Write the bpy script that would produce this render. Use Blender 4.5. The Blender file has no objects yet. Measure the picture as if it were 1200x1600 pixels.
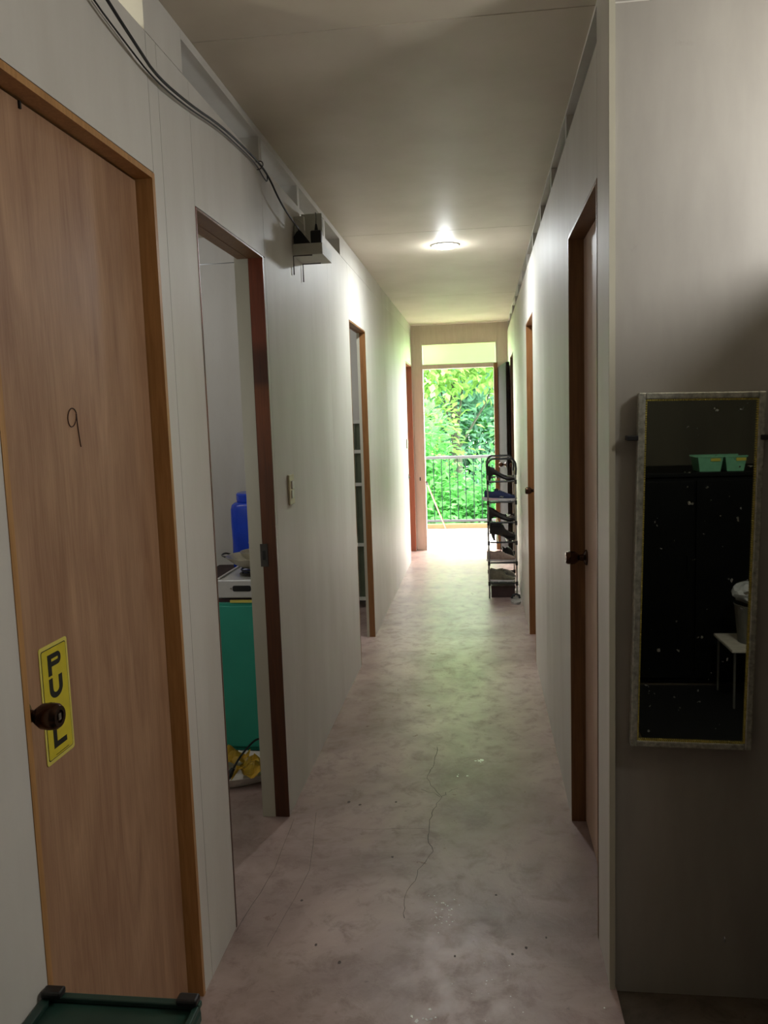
import bpy, bmesh, math, random
from mathutils import Vector, Matrix
random.seed(7)
S = bpy.context.scene
COL = S.collection
PI = math.pi

# ------------------------------------------------------------------ camera
cam_d = bpy.data.cameras.new('camera')
cam = bpy.data.objects.new('camera', cam_d); COL.objects.link(cam)
cam_d.sensor_fit = 'VERTICAL'; cam_d.sensor_height = 24.0
cam_d.lens = 1256.0 / 1600.0 * 24.0
cam_d.clip_start = 0.02; cam_d.clip_end = 200
R_ = Vector((0.99241212, -0.01868764, -0.12152762))   # world X, Y, -Z in picture axes (right, down, forward)
F_ = Vector((0.11854398, -0.11697386, 0.98603471))
D_ = Vector((0.03264222, 0.99295916, 0.11387097))
right = Vector((R_.x, F_.x, -D_.x)); down = Vector((R_.y, F_.y, -D_.y)); fwd = Vector((R_.z, F_.z, -D_.z))
cam.matrix_world = Matrix(((right.x, -down.x, -fwd.x, 0), (right.y, -down.y, -fwd.y, 0), (right.z, -down.z, -fwd.z, 1.5), (0, 0, 0, 1)))
S.camera = cam

# ------------------------------------------------------------------ sky, sun, exposure
S.view_settings.view_transform = 'Standard'
S.view_settings.look = 'None'
S.view_settings.gamma = 1.0
S.view_settings.use_curve_mapping = False
S.view_settings.exposure = 0.72
w = bpy.data.worlds.new('sky'); S.world = w; w.use_nodes = True
bg = w.node_tree.nodes['Background']
bg.inputs[0].default_value = (1.0, 0.985, 0.96, 1); bg.inputs[1].default_value = 15.0
sun_d = bpy.data.lights.new('sun', 'SUN'); sun_d.energy = 5.0; sun_d.angle = 0.03; sun_d.color = (1, 0.95, 0.84)
sun = bpy.data.objects.new('sun', sun_d); COL.objects.link(sun)
sun.rotation_euler = (math.radians(38), math.radians(-14), 0)

# lamp lights; corridor and entry lamps have bodies below, the rest are unseen
def point(name, loc, energy, col=(1, 1, 1), size=0.08):
    d = bpy.data.lights.new(name, 'POINT'); d.energy = energy; d.color = col; d.shadow_soft_size = size
    o = bpy.data.objects.new(name, d); COL.objects.link(o); o.location = loc
    return o
def area(name, loc, energy, sx, sy, rot=(0, 0, 0), col=(1, 1, 1), disk=False):
    d = bpy.data.lights.new(name, 'AREA'); d.energy = energy; d.color = col
    d.shape = 'DISK' if disk else 'RECTANGLE'; d.size = sx
    if not disk: d.size_y = sy
    o = bpy.data.objects.new(name, d); COL.objects.link(o); o.location = loc; o.rotation_euler = rot
    return o
XL, XR, ZC, T = -0.757, 0.309, 2.53, 0.09
area('corridor_lamp_light', (-0.193, 4.99, 2.505), 10.5, 0.13, 0.13, col=(0.93, 0.98, 1.0), disk=True)
point('corridor_lamp_glow', (-0.193, 4.99, 2.485), 3, (0.95, 0.98, 1.0), 0.03)
point('entry_lamp_light', (1.16, 1.42, 2.1), 25, (1.0, 0.985, 0.95), 0.10)
point('unseen_room_light', (-2.0, 1.0, 2.3), 40, (1.0, 0.97, 0.8), 0.08)
point('unseen_room_light', (-2.0, 3.3, 2.3), 5.5, (0.95, 0.97, 1.0), 0.08)  # unseen light added to brighten the second room
point('kitchen_fill_light', (-1.5, 2.45, 1.5), 3, (0.95, 0.98, 1.0), 0.08)  # added fill that brightens the teal cabinet, no lamp stands here
point('unseen_room_light', (-2.0, 5.7, 2.3), 12, (0.9, 0.95, 1.0), 0.08)  # another unseen light, added for the third room
point('unseen_room_light', (1.7, 3.4, 2.3), .5, (0.95, 1.0, 0.95), 0.08)  # dim fill added inside the right-hand room, no lamp body
point('unseen_room_light', (1.7, 6.4, 2.3), .5, (0.95, 1.0, 0.95), 0.08)  # same dim added fill for the next room along

# ------------------------------------------------------------------ materials
def lin(c):
    return tuple(((v / 255.0) / 12.92 if v <= 10 else (((v / 255.0) + 0.055) / 1.055) ** 2.4) for v in c)
class NT:
    def __init__(s, name):
        m = bpy.data.materials.new(name); m.use_nodes = True; s.m = m; s.t = m.node_tree; s.b = s.t.nodes['Principled BSDF']
        s.tc = s.t.nodes.new('ShaderNodeTexCoord')
    def n(s, typ, **kw):
        x = s.t.nodes.new(typ)
        for k, v in kw.items(): setattr(x, k, v)
        return x
    def l(s, a, b): s.t.links.new(a, b)
    def mapped(s, scale, loc=(0, 0, 0)):
        mp = s.n('ShaderNodeMapping'); mp.inputs['Scale'].default_value = scale; mp.inputs['Location'].default_value = loc
        s.l(s.tc.outputs['Object'], mp.inputs[0]); return mp.outputs[0]
    def noise(s, vec, scale, detail=4, rough=0.55, dist=0.0):
        x = s.n('ShaderNodeTexNoise'); x.inputs['Scale'].default_value = scale; x.inputs['Detail'].default_value = detail
        x.inputs['Roughness'].default_value = rough; x.inputs['Distortion'].default_value = dist
        s.l(vec, x.inputs['Vector']); return x.outputs['Fac']
    def ramp(s, fac, stops):
        x = s.n('ShaderNodeValToRGB'); e = x.color_ramp.elements
        while len(e) < len(stops): e.new(0.5)
        for i, (p, c) in enumerate(stops):
            e[i].position = p; e[i].color = (*c, 1) if len(c) == 3 else c
        s.l(fac, x.inputs[0]); return x.outputs[0]
    def mix(s, fac, a, b, mode='MIX'):
        x = s.n('ShaderNodeMix', data_type='RGBA', blend_type=mode)
        for i, v in ((0, fac), (6, a), (7, b)):
            if isinstance(v, (int, float)): x.inputs[i].default_value = v
            elif isinstance(v, tuple): x.inputs[i].default_value = (*v, 1)
            else: s.l(v, x.inputs[i])
        return x.outputs[2]
    def bump(s, h, strength, dist=0.01):
        x = s.n('ShaderNodeBump'); x.inputs['Strength'].default_value = strength; x.inputs['Distance'].default_value = dist
        s.l(h, x.inputs['Height']); s.l(x.outputs[0], s.b.inputs['Normal'])
def plain(name, c, rough=0.5, metal=0.0, var=0.12, scale=30, bump=0.05, spec=0.5):
    k = NT(name); c = lin(c)
    f = k.noise(k.mapped((1, 1, 1)), scale)
    lo = tuple(v * (1 - var) for v in c); hi = tuple(min(1, v * (1 + var)) for v in c)
    k.l(k.ramp(f, [(0.3, lo), (0.7, hi)]), k.b.inputs['Base Color'])
    k.b.inputs['Roughness'].default_value = rough; k.b.inputs['Metallic'].default_value = metal
    k.b.inputs['Specular IOR Level'].default_value = spec
    if bump: k.bump(f, bump, 0.002)
    return k.m
def painted(name, c, stain, amount=0.5, rough=0.55):
    k = NT(name); v = k.mapped((1, 1, 0.25))
    f = k.noise(v, 3.0, 6, 0.6); g = k.noise(k.mapped((1, 1, 1)), 14, 8, 0.7)
    base = k.ramp(f, [(0.35, lin(c)), (0.75, lin(stain))])
    spot = k.ramp(g, [(0.62, (0, 0, 0)), (0.78, (1, 1, 1))])
    m = k.n('ShaderNodeMath', operation='MULTIPLY'); k.l(spot, m.inputs[0]); m.inputs[1].default_value = amount
    k.l(k.mix(m.outputs[0], base, lin(stain)), k.b.inputs['Base Color'])
    k.b.inputs['Roughness'].default_value = rough
    k.bump(k.noise(k.mapped((1, 1, 1)), 40, 4), 0.12, 0.002)
    return k.m
def wood(name, dark, light, scale=(9, 9, 0.9), rough=0.55, red=None):
    k = NT(name); v = k.mapped(scale)
    f = k.noise(v, 2.5, 6, 0.6, 1.2); g = k.noise(k.mapped((60, 60, 2.5)), 3, 3)
    b = k.ramp(f, [(0.3, lin(dark)), (0.7, lin(light))])
    b = k.mix(0.25, b, k.ramp(g, [(0.35, lin(dark)), (0.65, lin(light))]))
    if red:
        sx_ = k.n('ShaderNodeSeparateXYZ'); k.l(k.mapped((1, 1, 0.4)), sx_.inputs[0])
        b = k.mix(1.0, b, k.ramp(sx_.outputs[2], [(0.0, (0.55, 0.5, 0.45)), (0.52, (0.8, 0.7, 0.6)), (0.62, (1.5, 1.2, 0.9)), (0.65, (1.2, 1.0, 0.7)), (0.66, (0.55, 0.42, 0.38)), (0.70, (0.6, 0.45, 0.45)), (0.72, (1.5, 1.0, 1.15)), (1.0, (1.6, 1.0, 1.2))]), 'MULTIPLY')
    k.l(b, k.b.inputs['Base Color']); k.b.inputs['Roughness'].default_value = rough
    k.bump(g, 0.1, 0.002)
    return k.m
def concrete(name, c1, c2, c3, rlo, rhi, bump=0.15):
    k = NT(name); v = k.mapped((1, 1, 1))
    f = k.noise(v, 1.8, 8, 0.65, 0.6); g = k.noise(v, 11, 9, 0.7, 0.4); h = k.noise(v, 34, 4, 0.6)
    b = k.ramp(f, [(0.3, lin(c1)), (0.55, lin(c2)), (0.75, lin(c3))])
    b = k.mix(k.ramp(g, [(0.5, (0, 0, 0)), (0.68, (0.75, 0.75, 0.75))]), b, lin(c1))
    b = k.mix(k.ramp(h, [(0.68, (0, 0, 0)), (0.76, (0.5, 0.5, 0.5))]), b, tuple(x * 0.35 for x in lin(c1)))
    k.l(b, k.b.inputs['Base Color'])
    r = k.n('ShaderNodeMapRange'); r.inputs[3].default_value = rlo; r.inputs[4].default_value = rhi
    r.inputs[1].default_value = 0.3; r.inputs[2].default_value = 0.7
    k.l(g, r.inputs[0]); k.l(r.outputs[0], k.b.inputs['Roughness'])
    k.b.inputs['Specular IOR Level'].default_value = 0.38
    k.bump(g, bump, 0.006)
    return k.m
M = {}
M['wall'] = painted('wall_paint', (208, 205, 197), (190, 185, 175), 0.35)
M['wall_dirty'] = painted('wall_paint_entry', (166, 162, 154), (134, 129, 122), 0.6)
M['wall_back'] = painted('wall_paint_olive', (96, 90, 72), (74, 68, 54), 0.6)
M['ceiling'] = painted('ceiling_board', (204, 194, 176), (192, 181, 162), 0.4)
M['trim'] = painted('trim_paint', (190, 188, 170), (170, 164, 146), 0.4)
M['ply'] = wood('plywood', (138, 100, 74), (178, 142, 110), (5, 5, 0.8), 0.5)
M['frame'] = wood('frame_wood', (116, 76, 38), (150, 104, 60), (20, 20, 1.6), 0.45)
M['frame_light'] = wood('frame_wood_lightened', (150, 106, 58), (186, 140, 86), (20, 20, 1.6), 0.45)  # frame wood lightened in colour where the lamp barely lights the jamb
M['frame_pink'] = wood('frame_wood_pinkish', (200, 184, 174), (212, 198, 188), (20, 20, 1.6), 0.5)
M['frame_red'] = wood('frame_wood_stained', (84, 50, 28), (112, 68, 38), (20, 20, 1.2), 0.4, red=(128, 58, 44))
M['frame_dark'] = wood('frame_wood_brown', (92, 62, 36), (128, 92, 56), (20, 20, 1.2), 0.45)
M['frame_brick'] = wood('frame_wood_red', (140, 84, 66), (166, 104, 82), (20, 20, 1.2), 0.5)
M['door_pale'] = wood('door_plywood_pale', (168, 138, 116), (190, 162, 140), (5, 5, 0.8), 0.5)
M['floor'] = concrete('floor_concrete', (120, 99, 93), (160, 139, 131), (182, 162, 154), 0.25, 0.5, 0.25)
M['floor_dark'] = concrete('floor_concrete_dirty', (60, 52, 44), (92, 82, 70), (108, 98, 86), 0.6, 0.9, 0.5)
M['balcony'] = concrete('balcony_cement', (196, 184, 178), (212, 204, 198), (222, 216, 210), 0.5, 0.8)
M['crack'] = plain('crack_dark', (84, 74, 70), 0.9, var=0.2)
M['fleck'] = plain('paint_fleck_white', (222, 222, 214), 0.5, var=0.05)
M['black'] = plain('black_plastic', (22, 21, 21), 0.4, var=0.2)
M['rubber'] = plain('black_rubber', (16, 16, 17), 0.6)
M['leather'] = plain('black_leather', (26, 23, 22), 0.35, var=0.2, scale=60, bump=0.2)
M['leather_brown'] = plain('brown_leather', (62, 38, 34), 0.45, var=0.25, scale=30)
M['insole'] = plain('insole_beige', (150, 136, 112), 0.8)
M['navy'] = plain('navy_mesh_fabric', (34, 44, 82), 0.8, var=0.25, scale=90, bump=0.3)
M['navy_dark'] = plain('dark_fabric', (28, 34, 36), 0.85)
M['sole_white'] = plain('white_foam_sole', (205, 198, 200), 0.6)
M['sole_pink'] = plain('pink_foam_sole', (214, 172, 178), 0.6)
M['taupe'] = plain('taupe_suede', (146, 124, 112), 0.85, var=0.2, scale=50)
M['olive'] = plain('olive_canvas', (104, 98, 80), 0.85, var=0.25, scale=50)
M['grey_fabric'] = plain('grey_canvas', (150, 148, 142), 0.85, var=0.25, scale=40)
M['tube'] = plain('grey_steel_tube', (150, 148, 142), 0.3, 0.7)
M['maroon_box'] = plain('dark_cardboard', (58, 40, 38), 0.8, var=0.3, scale=12)
M['bronze'] = plain('bronze_knob', (74, 54, 42), 0.22, 0.9, var=0.15)
M['steel'] = plain('brushed_steel', (190, 188, 182), 0.25, 1.0, var=0.06)
M['steel_dark'] = plain('dark_steel', (86, 82, 78), 0.35, 0.8)
M['white_plastic'] = plain('white_plastic', (214, 214, 204), 0.4, var=0.04)
M['cream_plastic'] = plain('cream_plastic', (200, 192, 160), 0.4, var=0.06)
M['foam'] = plain('white_foam_board', (206, 208, 196), 0.6, var=0.04)
M['yellow'] = plain('sign_yellow', (206, 190, 44), 0.4, var=0.06)
M['sign_edge'] = plain('sign_pale_yellow', (214, 202, 96), 0.4, var=0.05)
M['ink'] = plain('black_ink', (20, 20, 14), 0.6)
M['pen'] = plain('pen_ink', (66, 44, 34), 0.8)
M['blue'] = plain('blue_plastic', (22, 66, 196), 0.25, var=0.15, scale=8)
M['teal'] = plain('teal_paint', (48, 158, 134), 0.45, var=0.08, scale=5)
M['stove_white'] = plain('stove_enamel', (196, 194, 188), 0.3, var=0.05)
M['wok'] = plain('wok_aluminium', (196, 190, 170), 0.35, 0.6)
M['wrapper'] = plain('yellow_wrapper', (214, 178, 60), 0.35, var=0.3, scale=14, bump=0.4)
M['tray'] = plain('tray_white', (212, 206, 196), 0.4)
M['green_plastic'] = plain('dark_green_plastic', (32, 58, 50), 0.4, var=0.25, scale=12)
M['basket'] = plain('green_basket_plastic', (120, 186, 150), 0.4)
M['basket_yellow'] = plain('yellow_tag', (206, 196, 70), 0.5)
M['cabinet_black'] = plain('black_laminate', (9, 10, 9), 0.5, var=0.3, scale=6, spec=0.15)
M['blocker_wardrobe'] = wood('wardrobe_laminate', (70, 56, 46), (90, 74, 60), (6, 6, 0.8), 0.4)
M['bin'] = plain('grey_bin', (120, 118, 112), 0.5)
M['bag'] = plain('clear_plastic_bag', (206, 208, 212), 0.2, var=0.1, bump=0.6, scale=20)
M['silver_frame'] = plain('silver_moulding', (172, 172, 160), 0.4, 0.5, var=0.35, scale=90, bump=0.8)
M['gold'] = plain('gold_bead', (214, 198, 104), 0.35, 0.5, var=0.3, scale=160)
M['rail'] = plain('grey_rail_paint', (40, 42, 44), 0.5)
M['bar'] = plain('dark_bar_paint', (16, 30, 24), 0.8, spec=0.1)
M['kerb'] = plain('kerb_cement', (92, 74, 46), 0.9, scale=10)
M['bark'] = wood('bark', (30, 34, 26), (46, 50, 36), (6, 6, 2), 0.9)
M['broom'] = plain('orange_pole', (136, 38, 24), 0.4)
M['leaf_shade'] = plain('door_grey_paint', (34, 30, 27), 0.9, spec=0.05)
M['curtain'] = plain('green_grey_cloth', (92, 100, 80), 0.9, var=0.12, scale=8)
M['grass'] = plain('hillside_grass', (92, 150, 66), 0.95, var=0.35, scale=2)
def foliage(name, c1, c2, tr):
    k = NT(name); f = k.noise(k.mapped((1, 1, 1)), 1.6, 5, 0.7)
    c = k.ramp(f, [(0.3, lin(c1)), (0.7, lin(c2))])
    k.l(c, k.b.inputs['Base Color']); k.b.inputs['Roughness'].default_value = 0.6; k.b.inputs['Specular IOR Level'].default_value = 0.2
    t = k.n('ShaderNodeBsdfTranslucent'); k.l(c, t.inputs[0])
    mx = k.n('ShaderNodeMixShader'); mx.inputs[0].default_value = tr
    out = k.t.nodes['Material Output']
    k.l(k.b.outputs[0], mx.inputs[1]); k.l(t.outputs[0], mx.inputs[2]); k.l(mx.outputs[0], out.inputs[0])
    return k.m
M['leaf1'] = foliage('leaf_bright', (60, 128, 62), (80, 146, 68), 0.5)
M['leaf2'] = foliage('leaf_mid', (62, 128, 68), (82, 146, 76), 0.45)
M['leaf3'] = foliage('leaf_blue_shade', (80, 122, 102), (92, 134, 108), 0.35)  # bluish shade and haze of the tree gap put into the leaf colour
M['leaf4'] = foliage('leaf_yellow', (96, 142, 64), (124, 154, 84), 0.5)
def emit(name, c, s):
    k = NT(name); k.b.inputs['Base Color'].default_value = (*c, 1)
    k.b.inputs['Emission Color'].default_value = (*c, 1); k.b.inputs['Emission Strength'].default_value = s
    return k.m
M['led'] = emit('led_diffuser', (0.95, 0.99, 1.0), 9)
M['bulb'] = emit('bulb_glow', (1, 0.98, 0.92), 6)
k = NT('mirror_glass'); g = k.noise(k.mapped((1, 1, 1)), 55, 2, 0.5)
sp = k.ramp(g, [(0.70, (0, 0, 0)), (0.74, (1, 1, 1))])
k.l(k.mix(sp, (0.42, 0.44, 0.38), (0.5, 0.52, 0.48)), k.b.inputs['Base Color'])
k.b.inputs['Metallic'].default_value = 1.0
rr = k.n('ShaderNodeMapRange'); rr.inputs[3].default_value = 0.015; rr.inputs[4].default_value = 0.6
k.l(sp, rr.inputs[0]); k.l(rr.outputs[0], k.b.inputs['Roughness']); M['mirror'] = k.m
k = NT('transom_glass'); k.b.inputs['Base Color'].default_value = (0.66, 0.97, 0.52, 1)
k.b.inputs['Transmission Weight'].default_value = 1.0; k.b.inputs['Roughness'].default_value = 0.55; k.b.inputs['IOR'].default_value = 1.2
M['pane'] = k.m

# ------------------------------------------------------------------ mesh helpers
def nb(): return bmesh.new()
def bx(bm, x0, x1, y0, y1, z0, z1, bev=0.0):
    r = bmesh.ops.create_cube(bm, size=1.0)
    for v in r['verts']:
        v.co = Vector((x0 + (v.co.x + .5) * (x1 - x0), y0 + (v.co.y + .5) * (y1 - y0), z0 + (v.co.z + .5) * (z1 - z0)))
    if bev:
        es = list({e for v in r['verts'] for e in v.link_edges})
        bmesh.ops.bevel(bm, geom=es, offset=bev, segments=2, affect='EDGES', profile=0.5)
    return bm
def ring_pts(c, a, b, r, n):
    return [c + a * (r * math.cos(2 * PI * i / n)) + b * (r * math.sin(2 * PI * i / n)) for i in range(n)]
def tube(bm, pts, r, n=8, cap=True):
    pts = [Vector(p) for p in pts]; rings = []
    prev = None
    for i, p in enumerate(pts):
        d = (pts[min(i + 1, len(pts) - 1)] - pts[max(i - 1, 0)]).normalized()
        if prev is None:
            a = d.orthogonal().normalized()
        else:
            a = (prev - d * prev.dot(d)).normalized()
        prev = a; b = d.cross(a)
        rad = r[i] if isinstance(r, (list, tuple)) else r
        rings.append([bm.verts.new(q) for q in ring_pts(p, a, b, rad, n)])
    for i in range(len(rings) - 1):
        for j in range(n):
            bm.faces.new((rings[i][j], rings[i][(j + 1) % n], rings[i + 1][(j + 1) % n], rings[i + 1][j]))
    if cap:
        bm.faces.new(rings[0][::-1]); bm.faces.new(rings[-1])
    return bm
def lathe(bm, prof, origin=(0, 0, 0), axis='Z', n=24, sx=1, sy=1):
    o = Vector(origin); rings = []
    ax = {'Z': (Vector((1, 0, 0)), Vector((0, 1, 0)), Vector((0, 0, 1))), 'X': (Vector((0, 1, 0)), Vector((0, 0, 1)), Vector((1, 0, 0))),
          '-X': (Vector((0, 0, 1)), Vector((0, 1, 0)), Vector((-1, 0, 0))), '-Y': (Vector((1, 0, 0)), Vector((0, 0, 1)), Vector((0, -1, 0)))}[axis]
    for (r, h) in prof:
        rings.append([bm.verts.new(o + ax[2] * h + ax[0] * (sx * max(r, 1e-4) * math.cos(2 * PI * i / n)) + ax[1] * (sy * max(r, 1e-4) * math.sin(2 * PI * i / n))) for i in range(n)])
    for i in range(len(rings) - 1):
        for j in range(n):
            bm.faces.new((rings[i][j], rings[i][(j + 1) % n], rings[i + 1][(j + 1) % n], rings[i + 1][j]))
    bm.faces.new(rings[0][::-1]); bm.faces.new(rings[-1])
    return bm
def prism(bm, pts2, fn, d0, d1):
    """pts2: outline; fn(u, v, d) -> point"""
    a = [bm.verts.new(fn(u, v, d0)) for u, v in pts2]; b = [bm.verts.new(fn(u, v, d1)) for u, v in pts2]
    n = len(pts2)
    for i in range(n): bm.faces.new((a[i], a[(i + 1) % n], b[(i + 1) % n], b[i]))
    bm.faces.new(a[::-1]); bm.faces.new(b)
    return bm
def obj(name, bm, mat, parent=None, smooth=False):
    bmesh.ops.recalc_face_normals(bm, faces=bm.faces)
    me = bpy.data.meshes.new(name); bm.to_mesh(me); bm.free()
    me.materials.append(M[mat] if isinstance(mat, str) else mat)
    if smooth:
        me.polygons.foreach_set('use_smooth', [True] * len(me.polygons))
    o = bpy.data.objects.new(name, me); COL.objects.link(o)
    if parent:
        o.parent = parent
        q = parent; off = Vector((0, 0, 0))
        while q: off += q.location; q = q.parent
        me.transform(Matrix.Translation(-off))
    return o
def soft(o, ang=35):
    me = o.data
    me.polygons.foreach_set('use_smooth', [True] * len(me.polygons))
    try: me.set_sharp_from_angle(angle=math.radians(ang))
    except Exception: pass
    return o
def tag(o, label=None, cat=None, group=None, kind=None):
    if label: o['label'] = label
    if cat: o['category'] = cat
    if group: o['group'] = group
    if kind: o['kind'] = kind
    return o
def empty(name, loc=(0, 0, 0)):
    o = bpy.data.objects.new(name, None); COL.objects.link(o); o.location = loc; o.empty_display_size = 0.05
    return o
def struct(name, label, loc=(0, 0, 0)): return tag(empty(name, loc), label, kind='structure')
def thing(name, label, cat, loc=(0, 0, 0), group=None): return tag(empty(name, loc), label, cat, group)
def box(name, mat, parent, *a, bev=0.0): return obj(name, bx(nb(), *a, bev=bev), mat, parent)

# ------------------------------------------------------------------ floor
fb = bx(nb(), -3.3, 0.325, -1.7, 9.1, -0.12, 0.0); bx(fb, 0.325, 2.7, 2.02, 9.1, -0.12, 0.0)
fl = tag(obj('floor', fb, 'floor'), 'pinkish grey worn concrete corridor floor with cracks and stains', kind='structure')
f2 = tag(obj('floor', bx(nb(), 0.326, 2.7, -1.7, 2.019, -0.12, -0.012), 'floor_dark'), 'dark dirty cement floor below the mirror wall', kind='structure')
def ribbon(pts, wd, z, name, mat, parent):
    bm = nb(); prev = None
    for i, (x, y) in enumerate(pts):
        a = Vector((x, y, 0)); q = Vector((*pts[min(i + 1, len(pts) - 1)], 0)) - Vector((*pts[max(i - 1, 0)], 0))
        nrm = Vector((-q.y, q.x, 0)).normalized() * wd * random.uniform(0.5, 1.2)
        cur = [bm.verts.new(a - nrm + Vector((0, 0, z))), bm.verts.new(a + nrm + Vector((0, 0, z)))]
        if prev: bm.faces.new((prev[0], prev[1], cur[1], cur[0]))
        prev = cur
    return obj(name, bm, mat, parent)
def jag(pts, amp=0.006, sub=5):
    out = []
    for (a, b) in zip(pts[:-1], pts[1:]):
        for t in range(sub):
            u = t / sub; out.append((a[0] + (b[0] - a[0]) * u + random.uniform(-amp, amp), a[1] + (b[1] - a[1]) * u + random.uniform(-amp, amp)))
    return out + [pts[-1]]
ribbon(jag([(-.225, 3.55), (-.225, 3.351), (-.258, 3.224), (-.183, 3.055), (-.213, 2.922), (-.221, 2.777), (-.197, 2.647), (-.232, 2.524), (-.262, 2.377), (-.257, 2.262)]), 0.0013, 0.0006, 'crack', 'crack', fl)
ribbon(jag([(-.27, 3.12), (-.183, 3.055), (-.15, 3.11), (-.12, 3.13)]), 0.0011, 0.0006, 'crack', 'crack', fl)
ribbon(jag([(-.23, 2.80), (-.33, 2.795), (-.43, 2.78), (-.5, 2.785)], 0.003), 0.0007, 0.0006, 'crack', 'crack', fl)
ribbon(jag([(-.755, 2.16), (-.72, 2.5), (-.735, 2.84)], 0.003), 0.0009, 0.0006, 'crack', 'crack', fl)
ribbon(jag([(-.64, 2.1), (-.60, 2.5), (-.66, 2.9)], 0.003), 0.0006, 0.0006, 'crack', 'crack', fl)
def flecks(cx, cy, sx, sy, n, size, nm='paint_fleck'):
    bm = nb()
    for i in range(n):
        x = random.gauss(cx, sx); y = random.gauss(cy, sy); s = size * random.uniform(0.3, 1.0); kk = random.randint(5, 7)
        vs = [bm.verts.new((x + s * random.uniform(.2, 1.5) * math.cos(2 * PI * j / kk), y + s * random.uniform(.2, 1.5) * math.sin(2 * PI * j / kk), 0.0008)) for j in range(kk)]
        bm.faces.new(vs)
    return tag(obj(nm, bm, 'fleck', fl), kind='stuff')
flecks(-.145, 2.31, .024, .05, 45, 0.0034)
flecks(-.045, 3.39, .012, .02, 5, 0.011)
flecks(-.11, 3.25, .02, .02, 3, 0.009)
flecks(-.01, 1.97, .05, .05, 16, 0.0022)
flecks(-.165, 1.86, .02, .012, 8, 0.006)
flecks(.285, 1.93, .002, .004, 1, 0.006)
bm = nb()
for (x, y, s) in [(-.547, 2.99, .008), (-.50, 2.97, .006), (-.33, 2.60, .005), (-.59, 2.33, .005), (-.36, 3.0, .005), (-.1, 2.1, .004), (.1, 2.15, .005), (.16, 2.2, .004), (.06, 2.12, .004), (-.5, 2.12, .005), (-.42, 2.05, .006), (.02, 2.4, .004)]:
    bm.faces.new([bm.verts.new((x + s * random.uniform(.6, 1.3) * math.cos(2 * PI * j / 6), y + 1.3 * s * math.sin(2 * PI * j / 6), .0007)) for j in range(6)])
tag(obj('dark_spot', bm, 'crack', fl), kind='stuff')

# ------------------------------------------------------------------ ceiling
ce = struct('ceiling', 'off-white fibre board ceiling with thin seams', (0, 0, ZC))
ys = [-1.7, 2.232, 4.61, 7.0, 9.1]
for a, b in zip(ys[:-1], ys[1:]):
    box('ceiling_board', 'ceiling', ce, -3.3, 2.7, a + (.0022 if a > 0 else 0), b - (.0022 if b < 9 else 0), ZC, ZC + .012)
box('roof_deck', 'ceiling', ce, -3.3, 2.7, -1.7, 9.1, ZC + .02, ZC + .1)

# ------------------------------------------------------------------ corridor walls
def wall_run(root, x0, x1, boards, plates, studs, zo, zp=2.503):
    for (y0, y1, z0, z1) in boards:
        box('wall_board', 'wall', root, x0 + (.034 if (x1 < 0 and 4.7 < y0 < 6.0) else 0), x1, y0 + .001, y1 - .001, z0 + (0.0008 if z0 > 0 else 0), z1 - 0.0008)
    for (y0, y1) in plates: box('top_plate', 'wall', root, x0, x1, y0, y1, zp, ZC - 0.001)
    for y in studs: box('stud', 'wall', root, x0 + .002, x1 - .002, y - .018, y + .018, zo, zp)
wl = struct('wall_left', 'white painted board wall on the left of the corridor', (XL, 0, 0))
ZL = 2.415
wall_run(wl, XL - T, XL,
    [(-1.6, 0.4, 0, ZC), (0.4, 1.2, 0, ZL), (1.2, 1.904, 2.098, ZL), (1.904, 1.965, 0, ZL), (1.965, 2.183, 0, ZL), (0.4, 1.1, ZL, ZC), (1.9, 2.145, ZL, ZC),
     (2.183, 2.897, 2.092, ZL), (2.864, 2.897, 0, 2.09), (2.897, 4.12, 0, ZL), (4.12, 4.757, 0, ZL), (4.53, 6.4, ZL, ZC), (4.757, 5.418, 2.092, ZL),
     (5.418, 6.6, 0, ZL), (6.6, 7.8, 0, ZL), (7.8, 8.36, 0, ZL), (6.4, 9.1, ZL, ZC), (8.36, 9.04, 2.092, ZL), (9.04, 9.1, 0, ZL)],
    [(1.1, 1.9), (2.145, 4.53)], [2.906, 3.51, 4.09], ZL)
wr = struct('wall_right', 'white painted board wall on the right of the corridor', (XR, 0, 0))
ZR = 2.432
wall_run(wr, XR, XR + T,
    [(2.011, 2.207, 0, ZC), (2.207, 2.93, 2.102, ZR), (2.896, 2.93, 0, 2.1), (2.93, 4.0, 0, ZR), (4.0, 4.84, 0, ZR), (4.84, 5.488, 2.096, ZR),
     (5.488, 6.5, 0, ZR), (6.5, 7.69, 0, ZR), (7.69, 8.37, 2.096, ZR), (8.37, 9.1, 0, ZR)],
    [(2.207, 9.1)], [2.97 + .6 * i for i in range(11)], ZR, 2.518)
# outer shell and partitions
for nm, a in (('wall_outer', (-3.4, -3.3, -1.7, 9.1, -.12, 2.62)), ('wall_outer', (2.7, 2.8, -1.7, 9.1, -.12, 2.62)), ('wall_back', (-3.3, 2.7, -1.8, -1.7, -.12, 2.62)),
              ('wall_partition', (-3.3, XL - T, 2.04, 2.1, 0, 2.53)), ('wall_partition', (-3.3, XL - T, 6.9, 6.96, 0, 2.53)),
              ('wall_partition', (XR + T, 2.7, 4.4, 4.46, 0, 2.53)), ('wall_partition', (XR + T, 2.7, 6.9, 6.96, 0, 2.53)),
              ('wall_partition', (-3.3, XL - T, -.2, -.14, 0, 2.53))):
    tag(obj(nm, bx(nb(), *a), 'wall' if 'part' in nm else ('wall' if a[1] < 0 and a[0] < -3 and 'outer' in nm else 'wall_back')), kind='structure')
wp = struct('wall_kitchen', 'grey board wall at the back of the small kitchen', (-2, 4.43, 0))
box('wall_board', 'wall', wp, -3.3, XL - T, 4.43, 4.49, 0, 2.385)
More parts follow.
